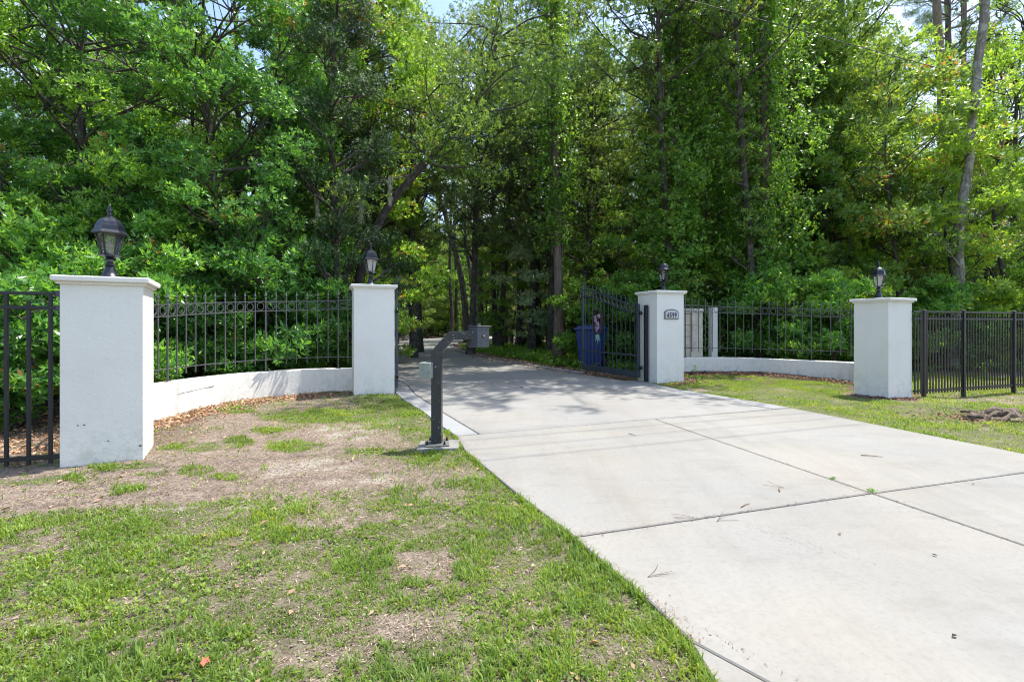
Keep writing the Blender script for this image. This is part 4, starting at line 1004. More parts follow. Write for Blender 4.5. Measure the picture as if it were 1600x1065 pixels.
bare_tree('forked_tree', [(at(741, 40), 40, 0), up(738, 450, 40), up(728, 380, 40), up(722, 250, 40)], .24, .12, 'bark_oak', 'dark trunk between the leaning tree and the straight tree', (10, 20, 3, 16, 'oak_grey'))
bare_tree('thin_tree', [(at(706, 45), 45, 0), up(704, 440, 45), up(706, 300, 45)], .2, .12, 'bark_oak', 'thin dark trunk left of the access box at the bend', (10, 20, 3, 14, 'oak'))
bare_tree('thin_tree', [(at(713, 47), 47, 0), up(713, 440, 47), up(709, 280, 47)], .2, .12, 'bark_oak', 'second thin dark trunk close beside the first at the bend', (10, 20, 3, 14, 'oak_grey'))
for i, (px, d, tpx, r, lb) in enumerate([(791, 27, 795, .16, 'slim dark trunk in the shade right of the access box'), (812, 24, 806, .2, 'shaded trunk midway between access box and driveway pine'), (836, 22, 842, .2, 'shaded trunk left of the driveway pine'), (680, 52, 684, .22, 'distant trunk straight beyond the driveway bend'), (664, 50, 655, .2, 'distant trunk at the left of the driveway bend')]):
    bare_tree('shaded_tree', [(at(px, d), d, 0), up(px + 1, 420, d), up(tpx, 250, d), up(tpx, 120, d)], r, r * .5, 'bark_oak', lb, (7, 15, 2.6, 16, 'oak_grey' if i % 2 else 'oak'))

place('vine_clad_pine', VPINE, at(873, 15.6), 15.6, 0, 1, 1, 'pine with bare reddish trunk below and vines above beside the driveway', 'tree', crown_name='vines')
o = place('vine_clad_tree', VIN[0], at(1052, 14.0), 14.0, .5, .92, 1.0, 'tall tree cloaked in hanging vines left of the plaque pillar lantern', 'tree', crown_name='vines')
place('vine_clad_tree', VIN[0], at(1100, 15.4), 15.4, 2.5, .92, 1.05, 'tall vine covered tree right above the plaque pillar', 'tree', crown_name='vines')
place('vine_clad_tree', VIN[1], at(1190, 13.6), 13.6, 1.0, .85, 1.0, 'broad dark vine tower between the two right pillars', 'tree', crown_name='vines')
place('vine_clad_tree', VIN[1], at(940, 21), 21, 3.4, .8, 1, 'vine covered tree between driveway pine and the open gate', 'tree', crown_name='vines')

place('oak_tree', CAN[0], 5.1, 14.4, -.5, 1, 1, 'high oak crown rising out of the left vine covered tree', 'tree', leaf='oak')
place('oak_tree', CAN[0], 7.5, 13.9, -.75, .95, 1, 'high oak crown rising out of the broad vine tower', 'tree', leaf='oak')
place('oak_tree', CAN[0], 6.6, 15.5, -.95, 1.05, .9, 'high oak crown leaning from the right vine covered tree', 'tree', leaf='oak')

# trunks against the sky at upper right
bare_tree('bare_pine', [(at(1478, 21), 21, 0), up(1472, 300, 21), up(1470, 140, 21), up(1462, -30, 21)], .22, .15, 'bark_brown', 'smooth brown bare pine trunk against the sky at upper right')
bare_tree('slender_pine', [(at(1482, 27), 27, 0), up(1480, 140, 27), up(1477, -40, 27)], .15, .11, 'bark_oak', 'thin dark trunk just right of the smooth brown trunk', (20, 26, 2.5, 12, 'needles'))
bare_tree('slender_pine', [(at(1506, 30), 30, 0), up(1506, 170, 30), up(1509, -20, 30)], .16, .12, 'bark_pine', 'thin trunk left of the mottled pale trunk', (21, 27, 2.5, 12, 'needles'))
bare_tree('mottled_pine', [(at(1486, 13.4), 13.4, 0), up(1500, 440, 13.4), up(1502, 330, 13.4), up(1512, 240, 13.4), up(1520, 130, 13.4), up(1530, 20, 13.4), up(1536, -60, 13.4)], .125, .095, 'bark_pale', 'pale mottled trunk leaning right in front of the sky at upper right', (1.0, 8.5, 1.3, 14, 'yellowgreen'), wob=.09)
bare_tree('grey_tree', [(at(1560, 23), 23, 0), up(1550, 170, 23), up(1544, 90, 23), up(1540, -30, 23)], .24, .18, 'bark_oak', 'grey trunk right of the mottled trunk', (15, 22, 2.2, 10, 'oak'))

# ------------------------------------------------------------------ right side thicket
rt = [  # x, y, mesh set, variant, scale, leaf, kind, category, label
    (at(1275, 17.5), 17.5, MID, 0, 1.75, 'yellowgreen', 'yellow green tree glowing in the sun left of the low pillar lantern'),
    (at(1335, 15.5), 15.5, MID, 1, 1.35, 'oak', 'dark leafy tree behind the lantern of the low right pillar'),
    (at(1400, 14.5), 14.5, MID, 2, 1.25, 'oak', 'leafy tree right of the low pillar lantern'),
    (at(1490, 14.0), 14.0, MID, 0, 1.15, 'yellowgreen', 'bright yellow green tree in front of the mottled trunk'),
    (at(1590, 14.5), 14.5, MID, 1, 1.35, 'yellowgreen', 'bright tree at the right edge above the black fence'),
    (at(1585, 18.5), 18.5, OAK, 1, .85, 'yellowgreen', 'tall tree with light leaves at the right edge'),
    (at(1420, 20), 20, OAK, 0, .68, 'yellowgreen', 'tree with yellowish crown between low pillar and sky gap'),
    (at(1330, 21), 21, OAK, 2, .95, 'oak', 'tall oak behind the yellow green tree'),
    (at(1230, 20), 20, OAK, 1, .95, 'yellowgreen', 'tall light green tree right of the vine tower'),
    (at(1150, 21), 21, OAK, 0, 1.0, 'oak', 'tall oak behind the vine towers'),
    (at(1010, 20), 20, OAK, 2, .84, 'oak', 'tall oak left of the vine covered trees'),
    (at(930, 25), 25, OAK, 0, .72, 'oak', 'oak whose crown stands under the central cloud'),
    (at(860, 19), 19, OAK, 1, .85, 'oak_grey', 'greyish oak behind the driveway pine'),
    (at(780, 23), 23, OAK, 2, .95, 'oak_grey', 'oak arching over the driveway right side'),
    (at(700, 17.5) - 1.3, 17.5, OAK, 0, .75, 'oak', 'oak left of the driveway arching over it'),
    (at(975, 15.2), 15.2, MID, 1, .72, 'vine', 'small leafy tree above the open gate'),
    (at(1025, 14.3), 14.3, MID, 2, .62, 'shrub', 'small leafy tree behind the plaque pillar'),
    (at(835, 20), 20, MID, 0, .85, 'pale_leaf', 'small tree with silvery leaves left of the driveway pine'),
    (at(820, 26), 26, MID, 1, 1.1, 'pale_leaf', 'silvery leaved tree in the shade further back'),
]
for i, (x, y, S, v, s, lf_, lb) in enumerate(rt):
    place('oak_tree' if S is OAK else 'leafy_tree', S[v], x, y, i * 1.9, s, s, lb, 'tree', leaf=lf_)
for i, (px, d, s, v, lf_, lb) in enumerate([(655, 21, .95, 1, 'oak_grey', 'oak leaning over the far driveway from the left'), (735, 19.5, .9, 0, 'oak_grey', 'fine leaved oak arching over the middle of the driveway'), (905, 17.5, .72, 2, 'oak', 'oak between driveway pine and the vine covered tree'), (965, 22.5, .78, 1, 'oak_grey', 'oak deep behind the gate with a high crown'),
    (1065, 23, 1.1, 0, 'oak', 'tall oak directly behind the twin vine covered trees'), (1215, 24, 1.1, 2, 'yellowgreen', 'tall light crown behind the right of the vine tower'), (1285, 25, 1.1, 1, 'oak', 'tall oak behind the sunny yellow green tree'), (1350, 26, 1.05, 0, 'yellowgreen', 'light crown left of the smooth brown trunk'), (1375, 24.5, .9, 2, 'oak', 'oak crown just left of the smooth brown trunk'),
    (600, 17, .95, 2, 'oak', 'oak crown above the tall left pillar'), (520, 18, 1.0, 1, 'oak', 'oak crown behind the dark cedar'), (1598, 21, .9, 2, 'oak', 'dark oak crown at the upper right corner'),
    (1310, 18.5, 1.08, 1, 'yellowgreen', 'tall light oak filling the top between vine tower and brown trunk'), (1250, 17.2, 1.0, 0, 'oak', 'tall oak just right of the broad vine tower'), (1335, 18.6, .92, 2, 'oak', 'tall oak reaching the top edge left of the brown trunk'), (1150, 18.4, 1.0, 1, 'oak', 'tall oak reaching the top edge between the vine towers')]):
    place('oak_tree', OAK[v], at(px, d), d, 2.3 * i + 1, s, s, lb, 'tree', leaf=lf_)
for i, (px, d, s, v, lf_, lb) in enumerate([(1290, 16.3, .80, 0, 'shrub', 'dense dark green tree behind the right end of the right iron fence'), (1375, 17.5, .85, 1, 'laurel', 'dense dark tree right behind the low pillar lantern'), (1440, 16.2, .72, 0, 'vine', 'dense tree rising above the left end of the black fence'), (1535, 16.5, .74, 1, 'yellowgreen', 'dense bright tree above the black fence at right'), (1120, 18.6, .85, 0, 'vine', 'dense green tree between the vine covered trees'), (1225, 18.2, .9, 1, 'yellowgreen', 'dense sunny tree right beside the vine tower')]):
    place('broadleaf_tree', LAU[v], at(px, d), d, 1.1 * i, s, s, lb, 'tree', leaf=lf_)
rs_ = [(3.9, 13.2, 1.15, 'shrub between the blue bin and the plaque pillar'), (3.2, 14.0, 1.3, 'shrub behind the blue bin'), (2.3, 14.9, 1.25, 'shrub between driveway pine and bin'), (7.1, 13.0, 1.3, 'bright shrub bulging over the middle of the right iron fence'),
       (5.8, 15.0, 1.5, 'tall shrub behind the white post'), (7.7, 12.6, 1.2, 'shrub behind the right half of the right iron fence'), (8.6, 12.1, 1.3, 'shrub left of the low right pillar'), (9.6, 12.9, 1.25, 'shrub behind the low right pillar'),
       (11.0, 13.2, 1.2, 'shrub beyond the black fence near the pillar'), (12.6, 13.4, 1.3, 'shrub beyond the middle of the black fence'), (14.2, 13.7, 1.2, 'shrub beyond the black fence at right'), (15.8, 13.9, 1.4, 'shrub at the right edge beyond the black fence'), (8.0, 14.2, 1.6, 'high shrub behind the shrub row of the right fence'), (10.3, 14.8, 1.7, 'high shrub between the pillar and the woods')]
for i, (x, y, s, lb) in enumerate(rs_):
    place('shrub', BSH[0] if s > 1.45 else SHR[i % 3], x, y, i * 2.2, s * (.6 if s > 1.45 else 1), s * (.6 if s > 1.45 else 1), lb, 'shrub', leaf=('shrub', 'yellowgreen', 'vine')[i % 3] if x > 5 else 'vine', crown_name='foliage', trunk_name='stems')

# ------------------------------------------------------------------ the woods behind
rng = random.Random(21)
centre = [((a[0] + b_[0]) / 2, (a[1] + b_[1]) / 2) for a, b_ in zip(drive_L[1:], drive_R[:12])]
road = [(-.5, 8), (-1.5, 13), (-3.2, 19), (-5.3, 26), (-6.4, 33), (-5.7, 39), (-3.5, 45), (4.5, 52), (14, 58)]
spots = []
def ok(x, y, m, sep):
    if float(dist_line(np.array([x]), np.array([y]), road)[0]) < m: return False
    return all((x - a) ** 2 + (y - b_) ** 2 > sep * sep for a, b_ in spots)
zone = {}
def woods(n, y0, y1, xf, sep, fn):
    c = 0; tries = 0
    while c < n and tries < 4000:
        tries += 1; y = rng.uniform(y0, y1); x = rng.uniform(-xf * y, xf * y)
        if ok(x, y, 3.4, sep): spots.append((x, y)); fn(c, x, y); c += 1
named = []
def side_of(x, y): return 'left' if x < -.13 * y - 1 else 'right'
def big(c, x, y):
    s = rng.uniform(.85, 1.15) * (1.0 if y < 34 else 1.15)
    if x > .80 * y and x < 1.12 * y: s *= .6
    named.append(('slender oak', place('forest_oak', OAK[rng.randrange(3)], x, y, rng.uniform(0, 6.3), s, s, None, 'tree', 'oaks of the woods', leaf=('oak', 'oak_grey', 'far_leaf', 'oak')[rng.randrange(4)])))
def low(c, x, y):
    s = rng.uniform(.7, 1.15)
    named.append(('small understorey tree', place('understorey_tree', MID[rng.randrange(3)], x, y, rng.uniform(0, 6.3), s, s, None, 'tree', 'understorey trees of the woods', leaf=('oak', 'vine', 'oak_grey', 'far_leaf')[rng.randrange(4)])))
def bush(c, x, y):
    s = rng.uniform(1.0, 1.6)
    named.append(('shady undergrowth shrub', place('forest_shrub', SHR[rng.randrange(3)], x, y, rng.uniform(0, 6.3), s, s * .9, None, 'shrub', 'undergrowth shrubs of the woods', leaf=('vine', 'oak', 'oak_grey')[rng.randrange(3)], crown_name='foliage', trunk_name='stems')))
woods(19, 20, 34, 1.1, 3.4, big)
woods(30, 34, 60, 1.0, 3.8, big)
woods(22, 18, 36, 1.0, 2.2, low)
woods(26, 34, 60, .95, 2.6, low)
woods(42, 16, 40, .85, 1.2, bush)
woods(30, 40, 62, .8, 1.8, bush)
def pines(c, x, y):
    named.append(('tall straight pine', place('tall_pine', PIN[0], x, y, rng.uniform(0, 6.3), rng.uniform(.85, 1.05), rng.uniform(.85, 1.05), None, 'tree', 'tall pines of the woods')))
woods(14, 20, 45, 1.0, 2.5, pines)
def wall_tree(x, y, s, lf_): named.append(('dense leafy tree', place('forest_tree', LAU[int(abs(x * 7)) % 2], x, y, x * 3.1, s, s, None, 'tree', 'dense trees closing the view', leaf=lf_)))
for k in range(12): wall_tree(-22 + k * 3.4, 60 + 3 * math.sin(k * 2.1), 1.15, ('far_leaf', 'oak', 'vine')[k % 3])
for k in range(8): wall_tree(-24 + k * 2.6 - (k > 5) * 1.0, 41 + 5 * math.sin(k * 1.7) + (k > 4) * 11, .85, ('oak', 'vine', 'oak_grey')[k % 3])
for k, (px, d, s, lf_) in enumerate([(645, 27, .9, 'oak'), (622, 31, 1.0, 'vine'), (668, 44, 1.1, 'oak'), (775, 23, .85, 'vine'), (800, 29, 1.1, 'oak'), (758, 35, 1.1, 'oak_grey'), (722, 47, 1.2, 'vine'), (600, 22, .9, 'oak'), (845, 25, 1.0, 'vine'), (700, 55, 1.3, 'oak')]):
    named.append(('small understorey tree', place('understorey_tree', MID[k % 3], at(px, d), d, k * 1.3, s, s, None, 'tree', 'understorey trees of the woods', leaf=lf_)))
for k in range(16): named.append(('shady undergrowth shrub', place('forest_shrub', SHR[k % 3], -15 + k * 1.45, 55 + 2 * math.sin(k * 1.9), k * 2.0, 2.2, 1.7, None, 'shrub', 'undergrowth shrubs of the woods', leaf=('vine', 'oak')[k % 2], crown_name='foliage', trunk_name='stems')))
# every tree of the woods is described by what it stands behind and how deep
LANES = [(-9e9, 0, 'beyond the left edge of the thicket'), (0, 92, 'behind the black fence at left'), (92, 245, 'behind the nearest left pillar'), (245, 400, 'behind the left half of the left iron fence'), (400, 545, 'behind the right half of the left iron fence'),
         (545, 622, 'behind the tall pillar left of the driveway'), (622, 700, 'beyond the bend of the driveway'), (700, 780, 'behind the grey access box'), (780, 858, 'left of the driveway pine'), (858, 910, 'behind the driveway pine'), (910, 1000, 'behind the open gate with the wreath'),
         (1000, 1068, 'behind the number plaque pillar'), (1068, 1200, 'behind the left half of the right iron fence'), (1200, 1333, 'behind the right half of the right iron fence'), (1333, 1430, 'behind the low right pillar'), (1430, 1520, 'behind the left panel of the right black fence'), (1520, 1600, 'behind the right panel of the right black fence'), (1600, 9e9, 'past the right edge of the woods')]
ORD = ['nearest', 'second', 'third', 'fourth', 'fifth', 'sixth', 'seventh', 'eighth', 'ninth', 'tenth', 'eleventh', 'twelfth', 'thirteenth', 'fourteenth', 'fifteenth', 'sixteenth', 'seventeenth', 'eighteenth']
buckets = {}
for kind_, o in named:
    px = 800 + o.location.x / o.location.y * FPX; lane = next(l[2] for l in LANES if l[0] <= px < l[1]); buckets.setdefault((kind_, lane), []).append(o)
for (kind_, lane), lst in buckets.items():
    lst.sort(key=lambda o: o.location.y)
    for k, o in enumerate(lst): o['label'] = (ORD[min(k, 17)] + ' ' if len(lst) > 1 else 'only ') + kind_ + (' into the woods ' if k else ' ') + lane
# a far-off belt of wood that reads as one mass
rng_n = np.random.default_rng(3)
n = 8000; xx = rng_n.uniform(-130, 130, n); yy = 72 + rng_n.uniform(0, 10, n) + .002 * xx ** 2; zz = rng_n.random(n) ** .8 * (15 + 5 * fbm(xx * .08, yy * 0, 4))
V, Q, t = rosettes(rng_n, np.stack([xx, yy, zz], 1), rng_n.normal(size=(n, 3)) + np.array([0, -.5, .6]), 3, 2.0, 1.3, .9)
tag(link('far_woods', np_mesh('far_woods', V, Q, M['far_leaf'], t)), 'distant belt of woodland closing the view behind the trees', 'woods', kind='stuff')

# hanging moss under the cedar
rngm = np.random.default_rng(12)
for k, (x, z, y) in enumerate([(-3.95, 4.0, 10.6), (-3.55, 4.2, 10.7), (-4.5, 4.3, 10.5), (-3.0, 4.9, 11.2)]):
    n = 130; zz = -rngm.random(n) * rngm.uniform(.5, .9); T = np.stack([rngm.normal(size=n) * .04 * (1 + zz), rngm.normal(size=n) * .04, zz], 1)
    V, Q, t = rosettes(rngm, T, np.tile(np.array([[0, 0, -1.]]), (n, 1)) + rngm.normal(size=(n, 3)) * .1, 4, .11, .006, .18, -.8)
    o = link('hanging_moss', np_mesh('moss', V, Q, M['moss'], t), loc=(x, y, z)); tag(o, ['second grey moss strand from the right under the dark cedar', 'rightmost grey moss strand low under the dark cedar', 'leftmost grey moss strand under the dark cedar', 'highest grey moss strand close to the bare limb'][k], 'moss', 'moss strands under the cedar')

# ------------------------------------------------------------------ ground cover
def scatter(rng, n, x0, x1, y0, y1, dens, pw=1.0):
    # more samples close to the camera
    u = rng.random(n); y = y0 + (y1 - y0) * u ** pw; x = rng.uniform(x0, x1, n)
    keep = (np.abs(x) < 1.2 * y + .6) & (rng.random(n) < dens(x, y)) & ~inpoly(x, y, drive_poly)
    return x[keep], y[keep]
rg = np.random.default_rng(5)
def outside(x, y):
    k = np.ones(len(x), bool)
    for q in (Q1, Q2, Q3, Q4): k &= ~inpoly(x, y, q)
    return k
def blades(rng, x, y, ln, wd, flop=.5, mid=True):
    n = len(x); z = ground_z(x, y) - .004; a = rng.random(n) * 6.283; f = np.abs(rng.normal(0, flop, n)) + .15
    # blades of one tuft lean alike
    ca = fbm(x * 9, y * 9, 77, 2) * 12; a = np.where(rng.random(n) < .2, ca, a)
    d = np.stack([np.cos(a), np.sin(a), 0 * a], 1); sdv = np.stack([-np.sin(a), np.cos(a), 0 * a], 1)
    P = np.stack([x, y, z], 1); up_ = np.array([0, 0, 1.]); h = np.cos(np.clip(f, 0, 1.35)); r_ = np.sin(np.clip(f, 0, 1.35))
    m = P + up_ * (ln * .58 * h)[:, None] + d * (ln * .5 * r_ * .6)[:, None]
    t = P + up_ * (ln * (.58 * h + .25 * h * h))[:, None] + d * (ln * (.3 * r_ + .52 * r_ + .12))[:, None]
    w2 = (wd / 2)[:, None]; V = np.stack([P - sdv * w2 * .7, P + sdv * w2 * .7, m + sdv * w2, m - sdv * w2, t], 1)
    b0 = np.arange(n) * 5; Q = np.concatenate([np.stack([b0, b0 + 1, b0 + 2, b0 + 3], 1), np.stack([b0 + 3, b0 + 2, b0 + 4, b0 + 4], 1)])
    return V.reshape(-1, 3), Q, None
def tri_mesh(name, V, n, mat, tint):
    """5-vertex blades: one quad and one tip triangle each"""
    me = bpy.data.meshes.new(name); me.vertices.add(len(V)); me.vertices.foreach_set('co', np.ascontiguousarray(V, np.float32).ravel())
    b0 = (np.arange(n) * 5)[:, None]; L_ = (b0 + np.array([[0, 1, 2, 3, 3, 2, 4]])).ravel().astype(np.int32)
    me.loops.add(len(L_)); me.loops.foreach_set('vertex_index', L_)
    ls = (np.arange(n)[:, None] * 7 + np.array([[0, 4]])).ravel().astype(np.int32)
    me.polygons.add(2 * n); me.polygons.foreach_set('loop_start', ls)
    a = me.attributes.new('tint', 'FLOAT', 'FACE'); a.data.foreach_set('value', np.repeat(tint, 2).astype(np.float32)); me.materials.append(mat); me.update(calc_edges=True); return me
# left verge
xa, ya = scatter(rg, 900000, -7.5, .95, 1.3, 9.2, lambda x, y: (cover(x, y)[0] ** 1.3) * sstep(.25, .6, fbm(x * 22, y * 22, 63, 2)) * np.minimum(1, 4.5 / y), 1.25)
xb, yb = scatter(rg, 330000, 2.9, 12.5, 3.6, 12.6, lambda x, y: cover(x, y)[0] * .95, 1.0)
# ragged fringe creeping over the slab edge
t = rg.random(5200); el = np.array(left_edge[:7]); ss = np.r_[0, np.cumsum(np.hypot(*np.diff(el, axis=0).T))]; ex = np.interp(t * ss[-1], ss, el[:, 0]) - rg.random(5200) ** 2 * .05 + .006; ey = np.interp(t * ss[-1], ss, el[:, 1])
kp_ = rg.random(5200) < sstep(.3, .6, fbm(ex * 5, ey * 5, 31, 3)); ex, ey = ex[kp_], ey[kp_]
t = rg.random(2500); er = np.array([(4.95, 4.40), (4.2, 6.84), (3.22, 8.8)]); ss = np.r_[0, np.cumsum(np.hypot(*np.diff(er, axis=0).T))]; fx_ = np.interp(t * ss[-1], ss, er[:, 0]) + rg.random(2500) ** 2 * .05; fy_ = np.interp(t * ss[-1], ss, er[:, 1])
X_ = np.concatenate([xa, xb, ex, fx_]); Y_ = np.concatenate([ya, yb, ey, fy_]); k = outside(X_, Y_); X_, Y_ = X_[k], Y_[k]
if len(X_) > 228000: s_i = rg.choice(len(X_), 228000, replace=False); X_, Y_ = X_[s_i], Y_[s_i]
n = len(X_); tall = fbm(X_ * 2.5, Y_ * 2.5, 41, 3)
ln = rg.uniform(.016, .040, n) * (.65 + 1.1 * sstep(.38, .68, tall)) * (1 + .0 * Y_); ln[rg.random(n) < .03] *= 1.7
wd = rg.uniform(.003, .0062, n) * (1 + .10 * np.maximum(Y_ - 2, 0))
V, _, _ = blades(rg, X_, Y_, ln, wd, .6)
patch = fbm(X_ * 3, Y_ * 3, 55, 3); tint = np.clip(.15 + .9 * patch * .8 + rg.normal(0, .16, n) + .12 * (X_ > 2.5), .02, .97)
tag(link('lawn_grass', tri_mesh('lawn_grass', V, n, M['grass'], tint)), 'patchy green grass on both sides of the driveway', 'grass', kind='stuff')
print('grass blades', n)
# dead straw in the thatch
xs1, ys1 = scatter(rg, 190000, -6.5, .95, 1.3, 9.0, lambda x, y: .35 + .65 * (1 - cover(x, y)[0]), 1.1)
xs2, ys2 = scatter(rg, 25000, 3.0, 12, 4, 12.5, lambda x, y: .3 + .6 * (1 - cover(x, y)[0]), 1.0)
X_ = np.r_[xs1, xs2]; Y_ = np.r_[ys1, ys2]; k = outside(X_, Y_); X_, Y_ = X_[k], Y_[k]; n = len(X_)
a = rg.random(n) * 6.283; D = np.stack([np.cos(a), np.sin(a), rg.normal(0, .22, n)], 1); S = np.stack([-np.sin(a), np.cos(a), rg.normal(0, .4, n)], 1)
P = np.stack([X_, Y_, ground_z(X_, Y_) + rg.random(n) * .006], 1)
V, Q = leaves(P, unit(D), unit(S), rg.uniform(.008, .034, n), rg.uniform(.0018, .0055, n) * (1 + .12 * Y_), .1)
tag(link('dry_thatch', np_mesh('dry_thatch', V, Q, M['straw'], np.clip(rg.normal(.45, .34, n), .02, .97))), 'dead straw and clippings lying on the bare soil', 'dead grass', kind='stuff')
# finer crumbs of thatch close to the camera
xs1, ys1 = scatter(rg, 150000, -3.6, .95, 1.3, 4.4, lambda x, y: .8 + 0 * x, 1.5); k = outside(xs1, ys1); xs1, ys1 = xs1[k], ys1[k]; n = len(xs1)
a = rg.random(n) * 6.283; D = np.stack([np.cos(a), np.sin(a), rg.normal(0, .35, n)], 1); S = np.stack([-np.sin(a), np.cos(a), rg.normal(0, .5, n)], 1)
V, Q = leaves(np.stack([xs1, ys1, ground_z(xs1, ys1) + rg.random(n) * .004], 1), unit(D), unit(S), rg.uniform(.005, .022, n), rg.uniform(.0015, .0045, n), .15)
tag(link('thatch_crumbs', np_mesh('thatch_crumbs', V, Q, M['thatch'], np.clip(rg.normal(.35, .36, n), .02, .97))), 'fine brown thatch crumbs between the grass blades', 'dead grass', kind='stuff')
# long blades leaning out over the slab edge
n = 2600; t = rg.random(n); el = np.array(left_edge[:7]); ss = np.r_[0, np.cumsum(np.hypot(*np.diff(el, axis=0).T))]; ex = np.interp(t * ss[-1], ss, el[:, 0]) - rg.random(n) * .02; ey = np.interp(t * ss[-1], ss, el[:, 1])
k = fbm(ex * 8, ey * 8, 35, 2) > .47; ex, ey = ex[k], ey[k]; n = len(ex)
V, _, _ = blades(rg, ex, ey, rg.uniform(.03, .085, n), rg.uniform(.0025, .005, n), .55)
tag(link('edge_grass', tri_mesh('edge_grass', V, n, M['grass'], np.clip(rg.normal(.45, .2, n), .02, .9))), 'longer grass blades leaning over the concrete edge', 'grass', kind='stuff')
# broad weeds creeping in the lawn
xs1, ys1 = scatter(rg, 52000, -5, .9, 1.3, 8, lambda x, y: .85 * sstep(.40, .58, fbm(x * 2.2, y * 2.2, 91, 3)) * (.08 + cover(x, y)[0]), 1.2)
k = outside(xs1, ys1); xs1, ys1 = xs1[k], ys1[k]; n = len(xs1)
T = np.stack([xs1, ys1, ground_z(xs1, ys1) + rg.uniform(.004, .022, n)], 1)
V, Q, t = rosettes(rg, T, np.tile([[0, 0, 1.]], (n, 1)) + rg.normal(size=(n, 3)) * .3, 4, .019, .011, 1.0, .1)
tag(link('creeping_weeds', np_mesh('creeping_weeds', V, Q, M['grass'], t)), 'small round-leaved weeds creeping among the grass', 'weeds', kind='stuff')
# fallen leaves
def litter(name, pts, mat, lo, hi, label, tint_mu=.5, cat_='fallen leaves'):
    X_, Y_ = pts; k = outside(X_, Y_); X_, Y_ = X_[k], Y_[k]; n = len(X_); a = rg.random(n) * 6.283
    z = np.maximum(ground_z(X_, Y_), np.where(inpoly(X_, Y_, drive_poly), .015, -1)) + rg.random(n) * .012 + .002
    D = np.stack([np.cos(a), np.sin(a), rg.normal(0, .35, n)], 1); S = np.stack([-np.sin(a), np.cos(a), rg.normal(0, .45, n)], 1); l = rg.uniform(lo, hi, n)
    V, Q = leaves(np.stack([X_, Y_, z], 1), unit(D), unit(S), l, l * .45, rg.uniform(.0, .3))
    tag(link(name, np_mesh(name, V, Q, M[mat], np.clip(rg.normal(tint_mu, .22, n), .02, .99))), label, cat_, kind='stuff')
def near(path, d, n):
    P, _ = spline(path, 200); i = rg.integers(0, 200, n); o = rg.normal(0, d, (n, 2)); return P[i, 0] + o[:, 0], P[i, 1] + o[:, 1]
a1 = near([(-4.5, 5.3), (-4.45, 6.3), (-4.35, 7.3), (-3.9, 7.95), (-3.2, 8.25)], .22, 2600)
a2 = (rg.uniform(-9.5, -4.3, 9000), rg.uniform(4.0, 6.9, 9000)); k = a2[1] > 3.95 - .32 * (a2[0] + 4.1); a2 = (a2[0][k], a2[1][k])
a3 = scatter(rg, 900, -6, .7, 1.5, 8, lambda x, y: .35, 1.0)
litter('fallen_leaves', (np.r_[a1[0], a2[0], a3[0]], np.r_[a1[1], a2[1], a3[1]]), 'litter', .03, .065, 'brown and orange fallen leaves by the left wall and behind the black fence', .55)
b1 = near([(3.8, 10.9), (4.5, 11.4), (5.5, 11.5), (6.3, 11.2), (7.0, 10.5), (7.3, 9.9)], .20, 5200); b2 = near([(6.2, 8.2), (6.4, 7.75), (6.9, 7.85)], .1, 500); rx, ry = gp(1575, 652); b3 = near([(3.15, 9.5), (3.5, 9.6), (3.95, 9.9), (4.1, 10.6)], .14, 1300)
litter('bark_mulch', (np.r_[b1[0], b2[0], b3[0], rx + rg.normal(-.1, .5, 1500)], np.r_[b1[1], b2[1], b3[1], ry + rg.normal(0, .22, 1500)]), 'mulch', .03, .06, 'dark brown bark mulch along the foot of the right wall', .45, 'mulch')
c1 = near([(2.2, 11.6), (1.3, 13.3), (.6, 15.0), (-.9, 18.5), (-2.2, 22)], .35, 5200); c2 = scatter(rg, 9000, -6, 5, 12.5, 24, lambda x, y: .45, 1.0)
litter('woodland_litter', (np.r_[c1[0], c2[0]], np.r_[c1[1], c2[1]]), 'litter', .05, .10, 'brown leaf litter along the right edge of the driveway', .5)
# low ivy between the driveway and the woods
def gcov(x, y): return sstep(.35, .55, fbm(x * 1.1, y * 1.1, 13, 3)) * sstep(.35, .9, dist_line(x, y, drive_R))
xs1, ys1 = scatter(rg, 26000, -5, 7, 12.5, 27, gcov, 1.0); n = len(xs1)
T = np.stack([xs1, ys1, ground_z(xs1, ys1) + rg.uniform(.02, .22, n)], 1)
V, Q, t = rosettes(rg, T, np.tile([[0, 0, 1.]], (n, 1)) + rg.normal(size=(n, 3)) * .5, 5, .10, .06, .9, .15)
tag(link('ivy_ground_cover', np_mesh('ivy_ground_cover', V, Q, M['vine'], t)), 'low leafy ground cover between the driveway and the woods', 'ground cover', kind='stuff')
xs1, ys1 = scatter(rg, 14000, -14, 18, 9.0, 20, lambda x, y: .55 * (fbm(x * .9, y * .9, 17, 3) > .45) * (((x < -3.4) | (x > 3.6)) & ~((x > 7.4) & (y < 12.2))), 1.0); k = (dist_line(xs1, ys1, wallR_pts) > .9) | (ys1 > 12.6); k &= (dist_line(xs1, ys1, wallL_pts) > .8); k &= ~inpoly(xs1, ys1, [tuple(p) for p in WALL_R] + [(6.5, 8), (3.3, 9.6)]); xs1, ys1 = xs1[k], ys1[k]; n = len(xs1)
T = np.stack([xs1, ys1, ground_z(xs1, ys1) + rg.uniform(.02, .4, n)], 1)
V, Q, t = rosettes(rg, T, np.tile([[0, 0, 1.]], (n, 1)) + rg.normal(size=(n, 3)) * .6, 5, .11, .045, .9, .15)
tag(link('undergrowth', np_mesh('undergrowth', V, Q, M['shrub'], t)), 'low seedlings and weeds on the ground under the shrubs', 'undergrowth', kind='stuff')

